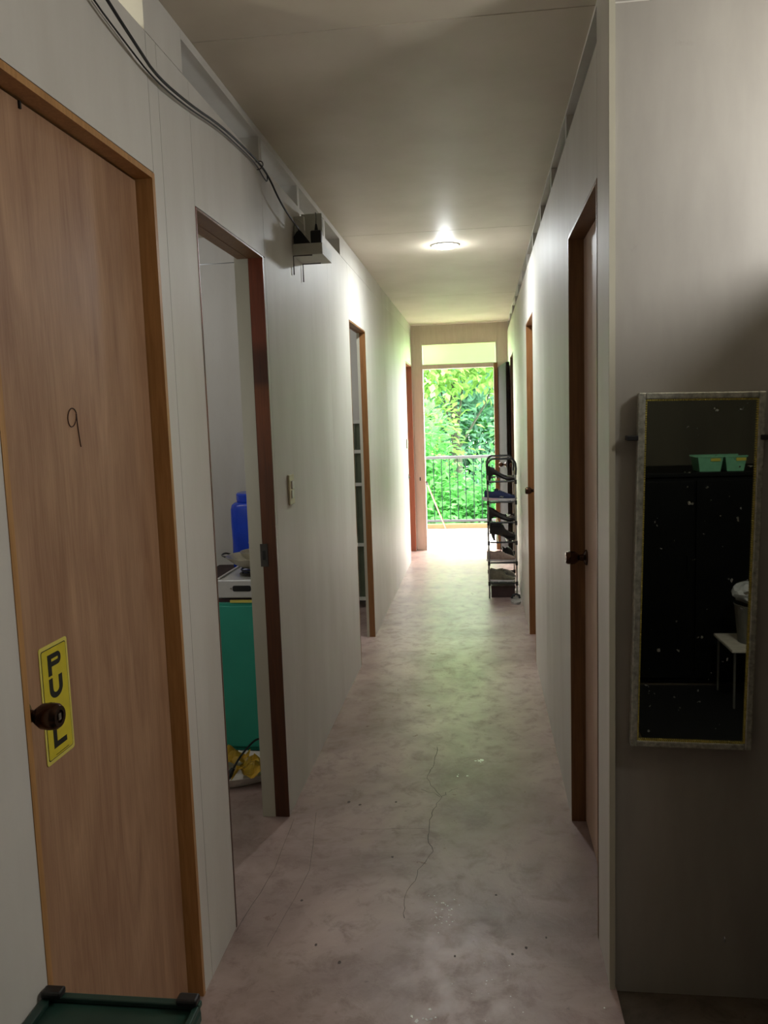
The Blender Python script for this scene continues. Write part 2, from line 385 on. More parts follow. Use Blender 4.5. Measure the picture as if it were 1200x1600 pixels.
box('wall_board', 'wall', wp, -3.3, XL - T, 4.434, 4.49, 2.39, 2.53)
wp2 = tag(obj('wall_end_room', bx(nb(), -3.3, XL - T, 9.0, 9.1, 0, 2.53), 'wall'), kind='structure')
tag(obj('wall_end_room', bx(nb(), XR + T, 2.7, 9.0, 9.1, 0, 2.53), 'wall'), kind='structure')
# mirror wall
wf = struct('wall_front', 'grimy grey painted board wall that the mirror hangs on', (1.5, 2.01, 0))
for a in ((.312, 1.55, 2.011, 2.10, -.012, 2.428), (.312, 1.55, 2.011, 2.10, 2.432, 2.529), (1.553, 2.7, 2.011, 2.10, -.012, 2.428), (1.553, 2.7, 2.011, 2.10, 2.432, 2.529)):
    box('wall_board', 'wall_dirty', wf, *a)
tr = tag(obj('trim_1', bx(nb(), .3075, .3215, 1.9995, 2.0105, 0, 2.52), 'trim'), 'narrow pale corner strip at the end of the right wall', kind='structure')
# screw heads
scr = nb(); lathe(scr, [(.0036, 0), (.0036, .0006), (.002, .0012)], (0, 0, 0), 'Z', 8)
def screw(parent, loc, axis):
    global scr_me
    if scr_me is None:
        o = obj('screw', scr, 'steel_dark', parent); scr_me = o.data
    else:
        o = bpy.data.objects.new('screw', scr_me); COL.objects.link(o); o.parent = parent
    o.location = Vector(loc) - parent.location
    o.rotation_euler = {'-Y': (PI / 2, 0, 0), 'X': (0, PI / 2, 0), '-X': (0, -PI / 2, 0)}[axis]
scr_me = None
for (x, z) in [(.335, 2.40), (.372, 2.2), (.329, 2.12), (.329, 1.79), (.615, 1.80), (.615, 1.845), (.33, .63), (.62, .62), (.33, .39), (.36, 2.47), (.45, 2.47), (.56, 2.47)]:
    screw(wf, (x, 2.0108, z), '-Y')
for (y, z) in [(1.12, 1.3), (1.13, .7), (1.14, 1.0), (1.98, 2.36), (1.99, 1.75), (2.0, 1.3), (2.0, .9), (2.14, 1.6), (2.15, 1.2), (2.15, .8), (2.13, .4), (2.85, 2.3), (3.0, .95), (3.2, 1.6), (3.25, 1.17), (3.05, .5), (3.9, 2.0), (4.0, 1.2), (2.5, 2.45), (2.3, 2.46), (4.4, 1.5), (4.4, 2.1)]:
    screw(wl, (XL + .0002, y, z), 'X')
for (y, z) in [(2.2, 2.43), (3.05, 2.3), (3.3, 1.9), (3.2, 1.4), (3.1, .95), (3.8, 1.4), (2.98, .6)]:
    screw(wr, (XR - .0002, y, z), '-X')

# ------------------------------------------------------------------ doors of the corridor
def knob_bm(axis, o, s=0.86):
    bm = nb()
    lathe(bm, [(.032 * s, 0), (.032 * s, .004), (.026 * s, .009), (.014 * s, .012), (.012 * s, .026), (.018 * s, .032), (.0255 * s, .042), (.0275 * s, .056), (.026 * s, .068), (.021 * s, .0735), (.013 * s, .0735), (.012 * s, .070), (.001, .070)], o, axis, 24)
    return bm
def door(name, label, xs, sgn, y0, y1, ztop, fmat, leaf=None, leafx=0.04, inner=None, knob=None, lip=.0015, th=.012, hmat=None, depth=.052, T=T):
    """xs: wall face; sgn: +1 when the corridor lies at +X of this wall"""
    r = struct(name, label, (xs, (y0 + y1) / 2, 0))
    xa = xs + sgn * lip; d = depth if inner else T
    def X(q): return xs - sgn * q
    def bb(nm, m, qa, qb, *a):
        xx = sorted((X(qa), X(qb))); return box(nm, m, r, xx[0], xx[1], *a)
    bb('frame_jamb', fmat, -lip, d, y0 - .001, y0 + th, 0.001, ztop)
    bb('frame_jamb', fmat, -lip, d, y1 - th, y1 + .001, 0.001, ztop)
    bb('frame_head', hmat or fmat, -lip, d, y0 + th, y1 - th, ztop - th, ztop)
    if inner:
        bb('inner_jamb', inner, d, T + (.012 if T > .08 else 0), y0, y0 + th * 1.2, 0.001, ztop)
        bb('inner_jamb', inner, d, T + (.012 if T > .08 else 0), y1 - th * 1.2, y1, 0.001, ztop)
        bb('inner_head', hmat or fmat, d, T, y0, y1, ztop - th * 1.2, ztop)
    if leaf:
        lf = bb('door_panel', leaf, leafx, leafx + .035, y0 + th + .002, y1 - th - .0025, 0.008, ztop - th - .004)
        tag(bb('door_stop', fmat, leafx + .037, T, y0 + th, y0 + th + .012, 0.001, ztop - th))
        tag(bb('door_stop', fmat, leafx + .037, T, y1 - th - .012, y1 - th, 0.001, ztop - th))
    if knob:
        kn = soft(obj('door_knob', knob_bm('X' if sgn > 0 else '-X', (X(leafx), knob[0], knob[1])), 'bronze', r), 40)
    return r
d1 = door('door_1', 'closed plywood door with a handwritten 9 and a yellow PULL sign', XL, 1, 1.2, 1.904, 2.096, 'frame_light', 'ply', .04, knob=(1.250, 1.014), th=.014)
xk = XL - .04
box('key_button', 'steel', d1, xk + .0705, xk + .0735, 1.2455, 1.2545, 1.008, 1.020, bev=.001)
box('latch_plate', 'steel', d1, xk + .0005, xk + .003, 1.2145, 1.2205, 1.012, 1.062)
# the handwritten nine, drawn on the plywood
def on9(px, py):   # photo stroke measured on the door surface: y from 1.485..1.53, z 1.54..1.466
    return (xk + .0009, px, py)
nine = [(1.5235, 1.5335), (1.518, 1.5405), (1.508, 1.5435), (1.497, 1.539), (1.489, 1.528), (1.4885, 1.516), (1.495, 1.507), (1.505, 1.506), (1.515, 1.512), (1.522, 1.522), (1.5235, 1.536), (1.524, 1.52), (1.526, 1.50), (1.5285, 1.485), (1.531, 1.470), (1.5325, 1.466)]
# smooth the stroke
def smooth(pts, it=2):
    for _ in range(it):
        out = [pts[0]]
        for a, b in zip(pts[:-1], pts[1:]):
            a = Vector(a); b = Vector(b); out += [a.lerp(b, .25), a.lerp(b, .75)]
        out.append(pts[-1]); pts = [tuple(p) for p in out]
    return pts
obj('handwritten_nine', tube(nb(), smooth([on9(*p) for p in nine]), .0011, 5), 'pen', d1)
box('wall_chip', 'ink', d1, xk, xk + .004, 1.40, 1.405, 2.065, 2.078)
d2 = door('door_2', 'open doorway to the small kitchen with a red-stained far jamb', XL, 1, 2.183, 2.864, 2.09, 'frame_red', inner='trim', th=.006, hmat='frame_dark')
sp_ = box('strike_plate', 'steel_dark', d2, XL - .06, XL - .032, 2.8555, 2.8585, .975, 1.06)
box('strike_hole', 'black', sp_, XL - .052, XL - .040, 2.8545, 2.8560, 1.0, 1.035)
d3 = door('door_3', 'open doorway halfway down the left wall', XL, 1, 4.757, 5.418, 2.09, 'frame', inner='trim', th=.008, depth=.038, T=.056)
d4 = door('door_4', 'last doorway on the left with a reddish frame', XL, 1, 8.36, 9.04, 2.085, 'frame_brick', 'door_pale', .075, th=.01)
d5 = door('door_5', 'closed door nearest on the right wall with a dark brown frame', XR, -1, 2.207, 2.896, 2.1, 'frame_dark', 'door_pale', .05, knob=(2.83, 1.0), th=.01)
d6 = door('door_6', 'closed door in the middle of the right wall', XR, -1, 4.84, 5.488, 2.094, 'frame', 'door_pale', .05, knob=(5.41, 1.0), th=.01)
d7 = door('door_7', 'closed door behind the shoe rack on the right wall', XR, -1, 7.69, 8.37, 2.094, 'frame_dark', 'door_pale', .05, knob=(8.3, 1.0), th=.01)

# PULL sign
sg = thing('pull_sign', 'yellow PULL sign stuck beside the knob of the plywood door', 'sign', (xk, 1.368, 1.0))
def rrect(y0, y1, z0, z1, r=.006, n=4):
    pts = []
    for cy, cz, a0 in ((y1 - r, z1 - r, 0), (y0 + r, z1 - r, PI / 2), (y0 + r, z0 + r, PI), (y1 - r, z0 + r, 1.5 * PI)):
        for i in range(n + 1):
            a = a0 + PI / 2 * i / n; pts.append((cy + r * math.cos(a), cz + r * math.sin(a)))
    return pts
yz = lambda u, v, d: Vector((d, u, v))
obj('sign_plate', prism(nb(), rrect(1.319, 1.418, .889, 1.110), yz, xk + .0003, xk + .0014), 'sign_edge', sg)
obj('border_line', prism(nb(), rrect(1.325, 1.412, .896, 1.103, .005), yz, xk + .0014, xk + .0017), 'ink', sg)
obj('sign_face', prism(nb(), rrect(1.3265, 1.4105, .8975, 1.1015, .0045), yz, xk + .0017, xk + .0020), 'yellow', sg)
box('fine_print', 'ink', sg, xk + .0020, xk + .0022, 1.35, 1.395, .9005, .9017)
def letter(ch, cy, cz, w_=.046, h_=.040, t=.0125):
    y0, y1, z0, z1 = cy - w_ / 2, cy + w_ / 2, cz - h_ / 2, cz + h_ / 2; X0, X1 = xk + .0020, xk + .0024
    bm = nb()
    if ch == 'L': prism(bm, [(y0, z0), (y1, z0), (y1, z0 + t * .85), (y0 + t, z0 + t * .85), (y0 + t, z1), (y0, z1)], yz, X0, X1)
    if ch == 'U':
        out = [(y0, z1)]; inn = [(y0 + t, z1)]; cyc = cy; R = w_ / 2; ri = R - t
        for i in range(13):
            a = PI + PI * i / 12
            out.append((cyc + R * math.cos(a), z0 + R * .8 + R * .8 * math.sin(a))); inn.append((cyc + ri * math.cos(a), z0 + R * .8 + (R * .8 - t * .85) * math.sin(a)))
        out.append((y1, z1)); inn.append((y1 - t, z1))
        for i in range(len(out) - 1): prism(bm, [out[i], out[i + 1], inn[i + 1], inn[i]], yz, X0, X1)
    if ch == 'P':
        prism(bm, [(y0, z0), (y0 + t, z0), (y0 + t, z1), (y0, z1)], yz, X0, X1)
        zc = z1 - h_ * .3; R = h_ * .3; ri = R - t * .75
        out = [(y0 + t, z1)]; inn = [(y0 + t, z1 - t * .75)]; yc = y1 - R
        for i in range(13):
            a = PI / 2 - PI * i / 12
            out.append((yc + R * math.cos(a), zc + R * math.sin(a))); inn.append((yc + ri * math.cos(a), zc + ri * math.sin(a)))
        out.append((y0 + t, zc - R)); inn.append((y0 + t, zc - ri))
        for i in range(len(out) - 1): prism(bm, [out[i], out[i + 1], inn[i + 1], inn[i]], yz, X0, X1)
    obj('letter', bm, 'ink', sg)
for ch, zz in (('P', 1.071), ('U', 1.026), ('L', .980), ('L', .934)): letter(ch, 1.368, zz)

# dark green stool under the sign
st = thing('plastic_stool', 'dark green plastic stool with black corner caps beside the plywood door', 'stool', (-.615, .99, 0))
sx0, sx1, sy0, sy1, sz = -.752, -.478, .80, 1.188, .548
bm = nb(); bx(bm, sx0, sx1, sy0, sy1, sz - .035, sz - .006, bev=.008)
obj('seat', bm, 'green_plastic', st)
for a in ((sx0, sx1, sy1 - .014, sy1), (sx0, sx1, sy0, sy0 + .014), (sx0, sx0 + .016, sy0 + .015, sy1 - .015), (sx1 - .010, sx1, sy0 + .015, sy1 - .015)):
    box('rim', 'green_plastic', st, *a, sz - .0055, sz + .004, bev=.002)
for i in range(8):
    box('seat_slot', 'fleck', st, sx0 + .06 + i * .022, sx0 + .064 + i * .022, 1.045, 1.05, sz - .006, sz - .0052)
for (cx, cy) in ((sx0 + .018, sy1 - .010), (sx1 - .020, sy1 - .010), (sx0 + .018, sy0 + .010), (sx1 - .020, sy0 + .010)):
    box('corner_cap', 'black', st, cx - .018, cx + .018, cy - .012, cy + .010, sz + .0045, sz + .017, bev=.004)
    bm = nb(); tube(bm, [(cx, cy, sz - .036), (cx + (.012 if cx > -.6 else 0), cy + (0 if cy > 1 else -.01), .001)], [.014, .017], 10); obj('leg', bm, 'green_plastic', st)
for z in (.2,):
    for a in ((sx0 + .03, sx1 - .03, sy1 - .022, sy1 - .006), (sx0 + .03, sx1 - .03, sy0 + .002, sy0 + .016)): box('stretcher', 'green_plastic', st, *a, z, z + .03)

# ------------------------------------------------------------------ mirror
mr = thing('wall_mirror', 'tall dusty mirror in a silver and gold moulded frame', 'mirror', (.508, 2.008, 1.105))
mw, mh, ft = .288, .872, .016
def mrail(nm, m, x0, x1, z0, z1, y0, y1, horiz):
    # bevelled moulding
    c = (1.105); bm = nb(); X0, X1, Z0, Z1 = .508 + x0, .508 + x1, c + z0, c + z1
    return bx(bm, X0, X1, y0, y1, Z0, Z1, bev=.003)
for a in ((-mw / 2, -mw / 2 + ft, -mh / 2, mh / 2), (mw / 2 - ft, mw / 2, -mh / 2, mh / 2), (-mw / 2 + ft, mw / 2 - ft, mh / 2 - ft, mh / 2), (-mw / 2 + ft, mw / 2 - ft, -mh / 2, -mh / 2 + ft)):
    o = obj('frame_rail', mrail('', '', *a, 1.978, 2.0075, 0), 'silver_frame', mr)
b = .0035
for a in ((-mw / 2 + ft, -mw / 2 + ft + b, -mh / 2 + ft, mh / 2 - ft), (mw / 2 - ft - b, mw / 2 - ft, -mh / 2 + ft, mh / 2 - ft), (-mw / 2 + ft + b, mw / 2 - ft - b, mh / 2 - ft - b, mh / 2 - ft), (-mw / 2 + ft + b, mw / 2 - ft - b, -mh / 2 + ft, -mh / 2 + ft + b)):
    bm = nb(); X0, X1, Z0, Z1 = .508 + a[0], .508 + a[1], 1.105 + a[2], 1.105 + a[3]
    # row of beads
    if (Z1 - Z0) > (X1 - X0): n = 150; P = [((X0 + X1) / 2, Z0 + (Z1 - Z0) * (i + .5) / n) for i in range(n)]
    else: n = 50; P = [(X0 + (X1 - X0) * (i + .5) / n, (Z0 + Z1) / 2) for i in range(n)]
    for (px, pz) in P: bx(bm, px - .0017, px + .0017, 1.980, 1.9845, pz - .0021, pz + .0021)
    tag(obj('bead_strip', bm, 'gold', mr), kind='stuff')
box('mirror_glass', 'mirror', mr, .508 - mw / 2 + ft, .508 + mw / 2 - ft, 1.985, 1.989, 1.105 - mh / 2 + ft, 1.105 + mh / 2 - ft)
box('backing_board', 'cabinet_black', mr, .508 - mw / 2 + .004, .508 + mw / 2 - .004, 1.9895, 2.0072, 1.105 - mh / 2 + .004, 1.105 + mh / 2 - .004)
for s in (-1, 1):
    cx = .508 + s * (mw / 2 - .002); box('mirror_clip', 'rubber', mr, min(cx, cx + s * .02) - .008, max(cx, cx + s * .02) - .002, 1.9735, 2.007, 1.428, 1.44, bev=.002)
mr.rotation_euler = (0, math.radians(1.2), 0)

# ------------------------------------------------------------------ entry side: what the mirror shows, and the lamp
cb = thing('low_cabinet', 'black cabinet seen in the mirror under the green baskets', 'cabinet', (1.4, -.8, 0))
box('body', 'cabinet_black', cb, .70, 2.0, -1.1, -.52, .0, 1.14, bev=.004)
box('worktop', 'cabinet_black', cb, .69, 2.02, -1.12, -.5, 1.1405, 1.165, bev=.004)
for i in range(3):
    x0 = .715 + i * .43
    dd = box('cabinet_door', 'cabinet_black', cb, x0, x0 + .42, -.519, -.5, .03, 1.12, bev=.003)
    box('handle', 'cabinet_black', dd, x0 + .38, x0 + .392, -.499, -.485, .6, .72)
tag(obj('dark_floor_sheet', bx(nb(), .72, 1.9, -.48, .62, -.0118, -.004, bev=.002), 'rubber'), 'black sheet added to keep the bottom of the mirror reflection dark', 'mat')  # added to darken the lit floor that the mirror shows
def basket(x0, x1, label):
    t = thing('storage_basket', label, 'basket', ((x0 + x1) / 2, -.6, 1.166), 'green baskets on the black cabinet')
    bm = nb(); i_ = .008
    lo = [(x0 + .012, -.67), (x1 - .012, -.67), (x1 - .012, -.53), (x0 + .012, -.53)]; hi = [(x0, -.68), (x1, -.68), (x1, -.52), (x0, -.52)]
    A = [bm.verts.new((*p, 1.166)) for p in lo]; B = [bm.verts.new((*p, 1.242)) for p in hi]
    cx = (x0 + x1) / 2
    C_ = [bm.verts.new((cx + (p[0] - cx) * .92, -.6 + (p[1] + .6) * .92, 1.242)) for p in hi]; D = [bm.verts.new((cx + (p[0] - cx) * .9, -.6 + (p[1] + .6) * .9, 1.172)) for p in lo]
    for i in range(4):
        j = (i + 1) % 4
        bm.faces.new((A[i], A[j], B[j], B[i])); bm.faces.new((B[i], B[j], C_[j], C_[i])); bm.faces.new((C_[i], C_[j], D[j], D[i]))
    bm.faces.new(A[::-1]); bm.faces.new(D)
    obj('body', bm, 'basket', t)
    for a in ((x0 - .004, x1 + .004, -.52, -.514), (x0 - .004, x1 + .004, -.686, -.680)): box('rim', 'basket', t, *a, 1.2425, 1.250)
    box('tag', 'basket_yellow', t, cx + .0, cx + .05, -.5195, -.516, 1.222, 1.238)
    return t
basket(1.155, 1.285, 'left of the two green baskets with yellow tags seen in the mirror'); basket(1.296, 1.405, 'right of the two green baskets with yellow tags seen in the mirror')
lt = thing('low_table', 'low table with a thin leg at the right edge of the mirror reflection', 'table', (1.45, -.3, 0))
box('tabletop', 'tray', lt, 1.22, 1.62, -.42, -.1, .29, .305, bev=.003)
for (x, y) in ((1.24, -.40), (1.24, -.12), (1.60, -.40), (1.60, -.12)): obj('leg', tube(nb(), [(x, y, -.0035), (x, y, .2895)], .006, 8), 'tube', lt)
bn = thing('waste_bin', 'grey bin topped by a plastic bag in the mirror reflection', 'bin', (1.37, -.25, .3055))
soft(obj('body', lathe(nb(), [(.075, 0), (.095, .19), (.1, .2), (.094, .2), (.07, .01), (.001, .01)], (1.37, -.25, .306), 'Z', 24), 'bin', bn))
bg_ = nb(); bmesh.ops.create_icosphere(bg_, subdivisions=3, radius=.1)
for v in bg_.verts:
    v.co *= 1 + random.uniform(-.09, .09); v.co.z = v.co.z * .55; v.co += Vector((1.36, -.25, .565))
soft(tag(obj('plastic_bag', bg_, 'bag'), 'crumpled pale plastic bag on the grey bin in the mirror', 'bag'), 20)
wd = thing('blocker_wardrobe', 'unseen brown cupboard added right of the mirror to shade its wall', 'blocker_wardrobe', (1.16, 1.78, 0))  # out of view, added to block the bulb and shade the mirror wall
box('body', 'blocker_wardrobe', wd, .86, 1.46, 1.60, 2.009, .05, 1.90, bev=.003)
for i in range(2):
    dd = box('wardrobe_door', 'blocker_wardrobe', wd, .865 + i * .297, 1.158 + i * .297, 1.582, 1.5995, .06, 1.885, bev=.002)
    box('handle', 'steel', dd, 1.128 + i * .05, 1.138 + i * .05, 1.57, 1.5815, .95, 1.05)
for x in (.88, 1.40): box('foot', 'blocker_wardrobe', wd, x, x + .05, 1.62, 1.98, -.012, .0495)
el = thing('hanging_bulb', 'glowing bulb hanging from the ceiling above the entry side', 'lamp', (1.16, 1.42, ZC))
obj('ceiling_rose', lathe(nb(), [(.03, 0), (.03, .02)], (1.16, 1.42, ZC - .021), 'Z', 16), 'white_plastic', el)
obj('cord', tube(nb(), [(1.16, 1.42, ZC - .022), (1.16, 1.42, 2.24)], .003, 6), 'black', el)
obj('socket', lathe(nb(), [(.014, 0), (.018, .01), (.018, .05), (.008, .06)], (1.16, 1.42, 2.18), 'Z', 16), 'white_plastic', el)
bulb = soft(obj('glass_bulb', lathe(nb(), [(.001, -.04), (.02, -.034), (.034, -.01), (.034, .012), (.02, .04), (.013, .055)], (1.16, 1.42, 2.124), 'Z', 20), 'bulb', el))
for o in bpy.data.objects:
    if o.name == 'entry_lamp_light': o.location.z = 2.06

# ------------------------------------------------------------------ corridor lamp
cl = thing('ceiling_light', 'round white LED downlight in the corridor ceiling', 'light', (-.193, 4.99, ZC))
bm = nb(); lathe(bm, [(.086, 0), (.086, -.003), (.082, -.006), (.080, -.006), (.080, 0)], (-.193, 4.99, ZC - .0005), 'Z', 40)
soft(obj('trim_ring', bm, 'white_plastic', cl))
obj('diffuser', lathe(nb(), [(.079, 0), (.077, -.006), (.06, -.014), (.03, -.018), (.001, -.019)], (-.193, 4.99, ZC - .001), 'Z', 40), 'led', cl)

# light switches
def switch(y0, y1, z0, z1, label):
    t = thing('light_switch', label, 'switch', (XL, (y0 + y1) / 2, (z0 + z1) / 2))
    box('plate', 'cream_plastic', t, XL + .0003, XL + .009, y0, y1, z0, z1, bev=.003)
    m = (y0 + y1) / 2; q = (y1 - y0) * .2; zc = (z0 + z1) / 2; h = (z1 - z0) * .22
    box('rocker', 'white_plastic', t, XL + .0093, XL + .0145, m - q, m + q, zc + .003, zc + h * 1.3, bev=.001)
    box('rocker', 'white_plastic', t, XL + .0093, XL + .0125, m - q, m + q, zc - h * 1.3, zc - .003, bev=.001)
switch(3.075, 3.155, 1.178, 1.297, 'cream light switch beside the open kitchen doorway')
switch(8.20, 8.28, 1.20, 1.30, 'small light switch near the last doorway on the left')
kb = thing('door_latch', 'small metal latch on the edge of the far left doorway', 'latch', (XL, 8.33, .91))
box('plate', 'steel_dark', kb, XL + .0003, XL + .004, 8.315, 8.345, .87, .93, bev=.001)
box('bolt', 'steel_dark', kb, XL + .0042, XL + .012, 8.325, 8.355, .89, .905, bev=.001)

# ------------------------------------------------------------------ wall tray with adapters
tr_ = thing('wall_tray', 'small white foam board tray on wire brackets high on left wall', 'shelf', (XL, 3.45, 2.186))
ty0, ty1, tz = 3.35, 3.56, 2.186
box('tray_floor', 'foam', tr_, XL + .001, -.632, ty0, ty1, tz, tz + .008)
box('front_panel', 'foam', tr_, XL + .001, -.632, ty0, ty0 + .007, tz + .0085, tz + .045)
box('side_panel', 'foam', tr_, -.639, -.632, ty0 + .0075, ty1, tz + .0085, tz + .045)
box('back_panel', 'foam', tr_, -.752, -.662, ty1 - .0355, ty1 - .028, tz + .0085, tz + .205)
for (y, z) in ((3.335, 0), (3.515, -.002)):
    bm = nb(); tube(bm, [(XL + .006, y, 2.105), (XL + .006, y, tz - .006), (XL + .085, y, tz - .006)], .0028, 6); obj('wire_bracket', bm, 'steel_dark', tr_)
ps = thing('power_strip', 'white power strip standing on the wall above the tray', 'power strip', (XL, 3.42, 2.28))
box('body', 'white_plastic', ps, XL + .001, XL + .045, 3.388, 3.410, 2.265, 2.35, bev=.004)
obj('cord', tube(nb(), smooth([(XL + .02, 3.381, 2.335), (XL + .05, 3.377, 2.31), (XL + .044, 3.377, 2.29), (XL + .058, 3.380, 2.27)]), .002, 6), 'white_plastic', ps)
def adapter(x, y, z, s, rot, label):
    t = thing('power_adapter', label, 'adapter', (x, y, z))
    bm = nb(); bx(bm, x - .022 * s, x + .022 * s, y - .018, y + .018, z, z + .095 * s, bev=.006); soft(obj('body', bm, 'black', t))
    bm = nb(); lathe(bm, [(.008, 0), (.005, .02), (.003, .028)], (x, y, z + .095 * s + .0005), 'Z', 10); obj('strain_relief', bm, 'rubber', t)
    obj('lead', tube(nb(), smooth([(x, y, z + .095 * s + .029), (x + .002, y, z + .095 * s + .06), (x - .001, y + .002, z + .095 * s + .075)]), .0018, 6), 'black', t)
    return t
adapter(-.668, 3.42, tz + .0085, 1.05, 0, 'upright black power adapter in the wall tray')
ad = thing('plug_adapter', 'bulky black plug lying where the cable enters the wall tray', 'adapter', (-.715, 3.44, tz + .0085))
bm = nb(); prism(bm, [(-.752, .0), (-.684, .0), (-.684, .04), (-.724, .092), (-.738, .088), (-.752, .068)], lambda u, v, d: Vector((u, d, tz + .009 + v)), 3.360, 3.384); obj('body', bm, 'rubber', ad)
# cables
def cable(name, label, pts, r, mat):
    return tag(soft(obj(name, tube(nb(), smooth(pts, 2), r, 8), mat)), label, 'cable')
cable('cable', 'thick black cable sagging along the top of the left wall into the tray',
      [(XL + .045, 1.30, 2.42), (-.712, 1.607, 2.335), (-.722, 1.77, 2.318), (-.735, 1.905, 2.312), (-.738, 2.141, 2.334), (-.74, 2.40, 2.372), (-.742, 2.646, 2.388), (-.742, 2.80, 2.394), (-.735, 2.92, 2.377), (-.725, 3.02, 2.32), (-.722, 3.19, 2.293), (-.722, 3.30, 2.287), (-.726, 3.345, 2.287), (-.73, 3.366, 2.284)], .0036, 'rubber')
cable('cable', 'thin grey cable beside the black cable on left wall, its near stretch tracing the black cable shadow',
      [(-.748, 1.30, 2.43), (-.75, 1.60, 2.353), (-.75, 1.78, 2.330), (-.742, 1.905, 2.306), (-.744, 2.141, 2.3265), (-.746, 2.40, 2.3645), (-.748, 2.646, 2.3805), (-.748, 2.80, 2.386), (-.752, 2.95, 2.365), (-.752, 2.97, 2.38), (-.7515, 2.96, 2.395)], .0020, 'rubber')  # near points stand in for the black cable's shadow on the wall
ck = thing('cable_clip', 'small clip and twist of wire pinning the cables to left wall', 'clip', (XL, 2.9, 2.39))
obj('hook', tube(nb(), smooth([(XL + .001, 2.83, 2.40), (XL + .022, 2.835, 2.404), (XL + .026, 2.84, 2.39), (XL + .012, 2.842, 2.378), (XL + .001, 2.842, 2.378)]), .002, 6), 'steel_dark', ck)

# ------------------------------------------------------------------ kitchen seen through the doorway
kc = thing('kitchen_cabinet', 'teal painted cabinet under the gas stove in the side room', 'cabinet', (-1.15, 3.8, 0))
box('body', 'teal', kc, -1.45, -.862, 3.40, 4.25, .03, .715, bev=.003)
box('worktop', 'maroon_box', kc, -1.455, -.860, 3.405, 4.26, .7155, .73)
pnl = box('front_panel', 'teal', kc, -1.44, -.87, 3.390, 3.3995, .05, .70, bev=.002)
box('paper_edge', 'sign_edge', kc, -1.12, -.98, 3.392, 3.404, .7155, .726)
for x in (-1.42, -.93): box('foot', 'teal', kc, x, x + .04, 3.45, 4.2, 0.0005, .0295)
sv = thing('gas_stove', 'white table-top gas stove with a black knob recess on the teal cabinet', 'stove', (-1.02, 3.6, .7305))
box('body', 'stove_white', sv, -1.175, -.865, 3.395, 3.83, .7355, .818, bev=.006)
for s in (-1.16, -.90): box('foot', 'rubber', sv, s, s + .025, 3.42, 3.8, .7308, .7352)
box('edge_lip', 'stove_white', sv, -1.175, -1.163, 3.40, 3.82, .8185, .826, bev=.002)
bm = nb(); prism(bm, [(u, v) for u, v in rrect(-1.105, -1.022, .766, .792, .008)], lambda u, v, d: Vector((u, d, v)), 3.3925, 3.3948); obj('knob_recess', bm, 'black', sv)
for x in (-1.112, -1.012): box('trim_tab', 'steel', sv, x - .004, x + .004, 3.391, 3.3945, .776, .782)
soft(obj('burner', lathe(nb(), [(.075, 0), (.08, .006), (.07, .014), (.05, .014), (.045, .02), (.001, .02)], (-1.03, 3.53, .8185), 'Z', 28), 'steel_dark', sv))
bm = nb(); tube(bm, [(-1.03 + .07 * math.cos(i * PI / 10), 3.53 + .07 * math.sin(i * PI / 10), .843) for i in range(21)], .004, 6); obj('pan_support', bm, 'black', sv)
for i in range(4):
    a = PI / 4 + i * PI / 2; bm = nb(); tube(bm, [(-1.03 + .072 * math.cos(a), 3.53 + .072 * math.sin(a), .8192), (-1.03 + .072 * math.cos(a), 3.53 + .072 * math.sin(a), .838)], .0035, 6); obj('support_post', bm, 'black', sv)
wk = thing('wok', 'dull aluminium wok standing on the gas stove', 'wok', (-1.03, 3.53, .85))
prof = [(.03, 0), (.065, .006), (.10, .024), (.125, .046), (.138, .056), (.138, .059), (.122, .05), (.095, .028), (.06, .011), (.001, .008)]
soft(obj('pan', lathe(nb(), prof, (-1.03, 3.53, .8475), 'Z', 36), 'wok', wk))
for s in (-1, 1):
    bm = nb(); tube(bm, smooth([(-1.03 + s * .134, 3.49, .905), (-1.03 + s * .155, 3.50, .912), (-1.03 + s * .155, 3.56, .912), (-1.03 + s * .134, 3.57, .905)]), .004, 6)
    obj('handle', bm, 'black', wk)
bl = thing('bowl', 'pale enamel bowl nested in the wok with a dark chip', 'bowl', (-1.0, 3.54, .87))
soft(obj('bowl_body', lathe(nb(), [(.035, 0), (.06, .01), (.085, .035), (.092, .055), (.088, .055), (.078, .036), (.05, .014), (.001, .012)], (-1.015, 3.55, .868), 'Z', 32), 'wok', bl))
ld = thing('ladle', 'steel ladle standing upright in the bowl', 'ladle', (-1.03, 3.54, .89))
obj('handle', tube(nb(), [(-1.035, 3.53, .885), (-1.06, 3.55, .965)], [.007, .010], 8), 'steel', ld)
soft(obj('scoop', lathe(nb(), [(.003, 0), (.02, .004), (.028, .016), (.025, .016), (.017, .007), (.001, .005)], (-1.03, 3.53, .884), 'Z', 16), 'steel', ld))
sn = thing('spoon', 'second steel spoon leaning in the bowl', 'spoon', (-1.0, 3.54, .89))
obj('handle', tube(nb(), [(-1.005, 3.56, .912), (-.985, 3.59, .945)], [.003, .0045], 6), 'steel', sn)
obj('spoon_bowl', lathe(nb(), [(.002, 0), (.012, .003), (.016, .008), (.001, .010)], (-1.0, 3.56, .905), 'Z', 12, 1.3, .8), 'steel', sn)
